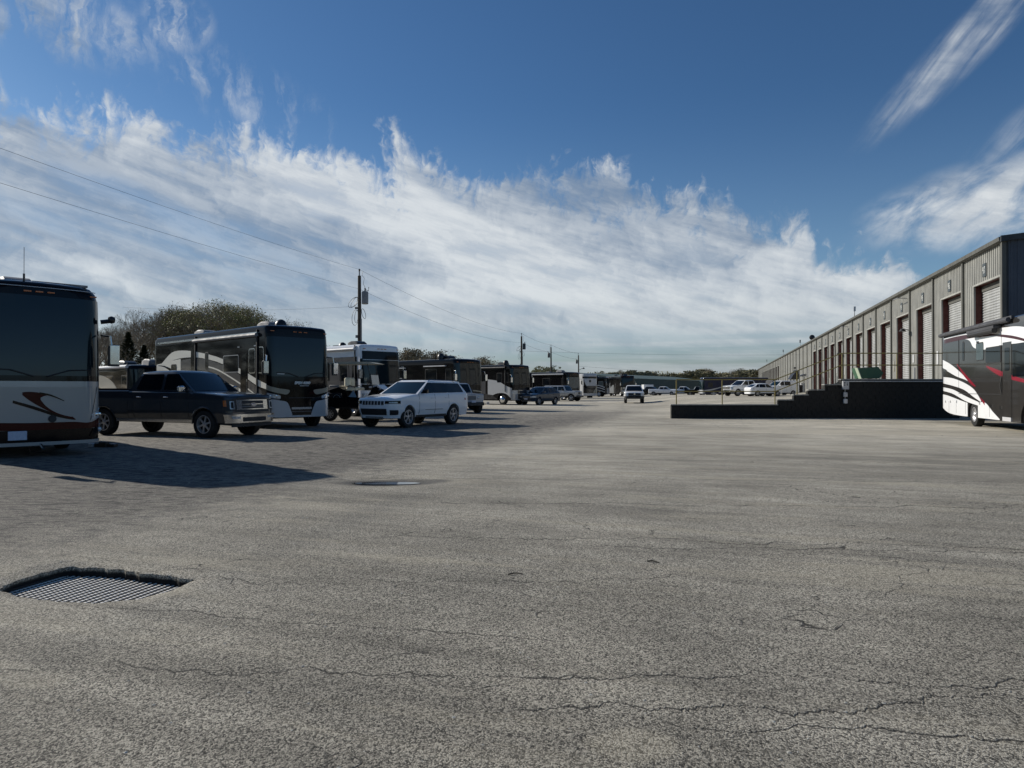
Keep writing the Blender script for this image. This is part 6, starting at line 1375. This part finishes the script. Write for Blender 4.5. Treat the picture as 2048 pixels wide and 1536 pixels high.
# middle distance bare trees above the black motorhomes, and the pale flowering one
M['_leaf'] = LEAF[4]; blossom = bare_tree(77, 10, 1.1, 5, 4, bark2, .16) + (1.25,); M['_leaf'] = LEAF[3]; fleaf = bare_tree(55, 10, 1.0, 5, 5, bark, .24) + (1.3,); M['_leaf'] = LEAF[1]; fbare = bare_tree(66, 10, .9, 5, 2, bark2, .12, fork=(3, 4)) + (1.25,); M['_leaf'] = LEAF[3]; fleaf2 = bare_tree(91, 10, 1.2, 5, 4, bark, .26) + (1.5,)
place = {0: 'behind the white fronted motorhome', 1: 'behind the black motorhome near the SUV', 2: 'behind the grey motorhome'}
for k, (px, Y, ty) in enumerate(((690, 140, 708), (722, 150, 704), (752, 146, 702), (808, 142, 699), (826, 138, 696), (846, 140, 697), (862, 144, 701), (882, 150, 706), (898, 146, 709), (950, 150, 713), (966, 154, 716), (986, 160, 726))):
    h = EYE + (HZ - ty) * Y / F; tree(fbare, (W(px, Y), Y, 0), h / 10, k * 2.1, 'bare tree %s, %s' % (place[0 if px < 790 else (1 if px < 920 else 2)], ('leftmost', 'second from left', 'third from left', 'fourth from left', 'fifth from left', 'sixth from left', 'rightmost')[{690: 0, 722: 1, 752: 6, 808: 0, 826: 1, 846: 2, 862: 3, 882: 4, 898: 6, 950: 0, 966: 1, 986: 6}[px]]), 'bare trees in the middle distance')
for px, Y, ty, lab in ((1078, 170, 742, 'pale leafing tree left of the third pole'), (1094, 172, 732, 'round pale leafing tree just left of the third pole'), (1122, 180, 744, 'low pale leafing tree right of the third pole')):
    h = EYE + (HZ - ty) * Y / F; tree(blossom, (W(px, Y), Y, 0), h / 10, px, lab, 'pale trees by the third pole', 'leafing_tree')
# far tree line
rn = random.Random(12); k = 0; px = 1000; ordc = {}
ORD = ['first', 'second', 'third', 'fourth', 'fifth', 'sixth', 'seventh', 'eighth', 'ninth', 'tenth'] + ['%dth' % q for q in range(11, 60)]
tops_ = [(960, 752), (1150, 752), (1262, 742), (1275, 744), (1300, 750), (1320, 746), (1340, 751), (1352, 747), (1366, 751), (1385, 739), (1400, 748), (1421, 735), (1440, 746), (1452, 748), (1470, 747), (1487, 732), (1500, 742), (1515, 742), (1540, 736), (1600, 738), (2100, 740)]
while px < 1640:
    ty = interp(tops_, px) + rn.uniform(-2.5, 2.5); Y = rn.uniform(290, 340); h = EYE + (HZ - ty) * Y / F
    kd = rn.choice((fleaf, fleaf, fleaf2, fbare)); where = 'behind the parked coaches' if px < 1260 else ('above the green warehouse' if px < 1385 else ('above the long blue motorhome' if px < 1480 else 'beside the far end of the metal building'))
    ordc[where] = ordc.get(where, -1) + 1
    tree(kd, (W(px, Y), Y, 0), h / 10, rn.random() * 6, '%s distant tree from left, %s, %s' % (ORD[ordc[where]],'bare' if kd is fbare else ('broad olive' if kd is fleaf2 else 'green brown'), where), 'distant tree line', 'distant_tree'); px += rn.uniform(9, 13); k += 1
# the wood behind it, which reads as one mass, all along the horizon
lf = MB(); rn = random.Random(9)
for i in range(26000):
    a = rn.uniform(-1.05, 1.05); Y = rn.uniform(352, 392) ; x_ = math.tan(a) * Y; pxx = 1024 + F * x_ / Y
    hh_ = (9.2 + 2.2 * noise.noise(Vector((x_ * .05, 0, 0))) + 1.6 * noise.noise(Vector((x_ * .22, 3, 0))) - (Y - 372) * .02) * (1.0 if abs(a) < .6 else 1.2)
    z_ = hh_ * rn.random() ** .7; s_ = rn.uniform(.5, 1.1); n = len(lf.v)
    v1 = Vector((rn.gauss(0, 1), rn.gauss(0, 1), rn.gauss(0, 1))).normalized() * s_; v2 = v1.cross(Vector((rn.random(), rn.random(), rn.random()))).normalized() * s_ * .5; c = Vector((x_, Y, z_))
    lf.v += [tuple(c + v1), tuple(c + v2), tuple(c - v1), tuple(c - v2)]; lf.f.append((n, n + 1, n + 2, n + 3))
o = lf.build('distant_wood', LEAF[3], None, False); o['kind'] = 'stuff'
# undergrowth at the foot of the left wood
lf = MB()
for i in range(9000):
    px = rn.uniform(-200, 1000); Y = rn.uniform(96, 118); x_ = W(px, Y); hh_ = (2.6 + 1.5 * noise.noise(Vector((x_ * .15, 2, 0)))) * (1 if px < 560 else .8); z_ = hh_ * rn.random() ** .8; s_ = rn.uniform(.15, .38); n = len(lf.v)
    v1 = Vector((rn.gauss(0, 1), rn.gauss(0, 1), rn.gauss(0, 1))).normalized() * s_; v2 = v1.cross(Vector((rn.random(), rn.random(), rn.random()))).normalized() * s_ * .5; c = Vector((x_, Y, z_))
    lf.v += [tuple(c + v1), tuple(c + v2), tuple(c - v1), tuple(c - v2)]; lf.f.append((n, n + 1, n + 2, n + 3))
o = lf.build('undergrowth', LEAF[1], None, False); o['kind'] = 'stuff'
del M['_leaf']
# wooded edge behind and to the sides of the place, out of the picture, added to darken reflections in paint and glass
lf = MB()
for i in range(18000):
    a = rn.uniform(1.1, 5.60); D_ = rn.uniform(118, 140); x_, y_ = D_ * math.sin(a), D_ * math.cos(a)
    if x_ > 38 and y_ > 20: continue
    hh_ = 10.5 + 3 * noise.noise(Vector((a * 9, 0, 0))) + 2 * noise.noise(Vector((a * 40, 3, 0))); z_ = hh_ * rn.random() ** .75; s_ = rn.uniform(.5, 1.2); n = len(lf.v)
    v1 = Vector((rn.gauss(0, 1), rn.gauss(0, 1), rn.gauss(0, 1))).normalized() * s_; v2 = v1.cross(Vector((rn.random(), rn.random(), rn.random()))).normalized() * s_ * .6; c = Vector((x_, y_, z_))
    lf.v += [tuple(c + v1), tuple(c + v2), tuple(c - v1), tuple(c - v2)]; lf.f.append((n, n + 1, n + 2, n + 3))
o = lf.build('unseen_wood_ring', LEAF[3], None, False); o['kind'] = 'stuff'
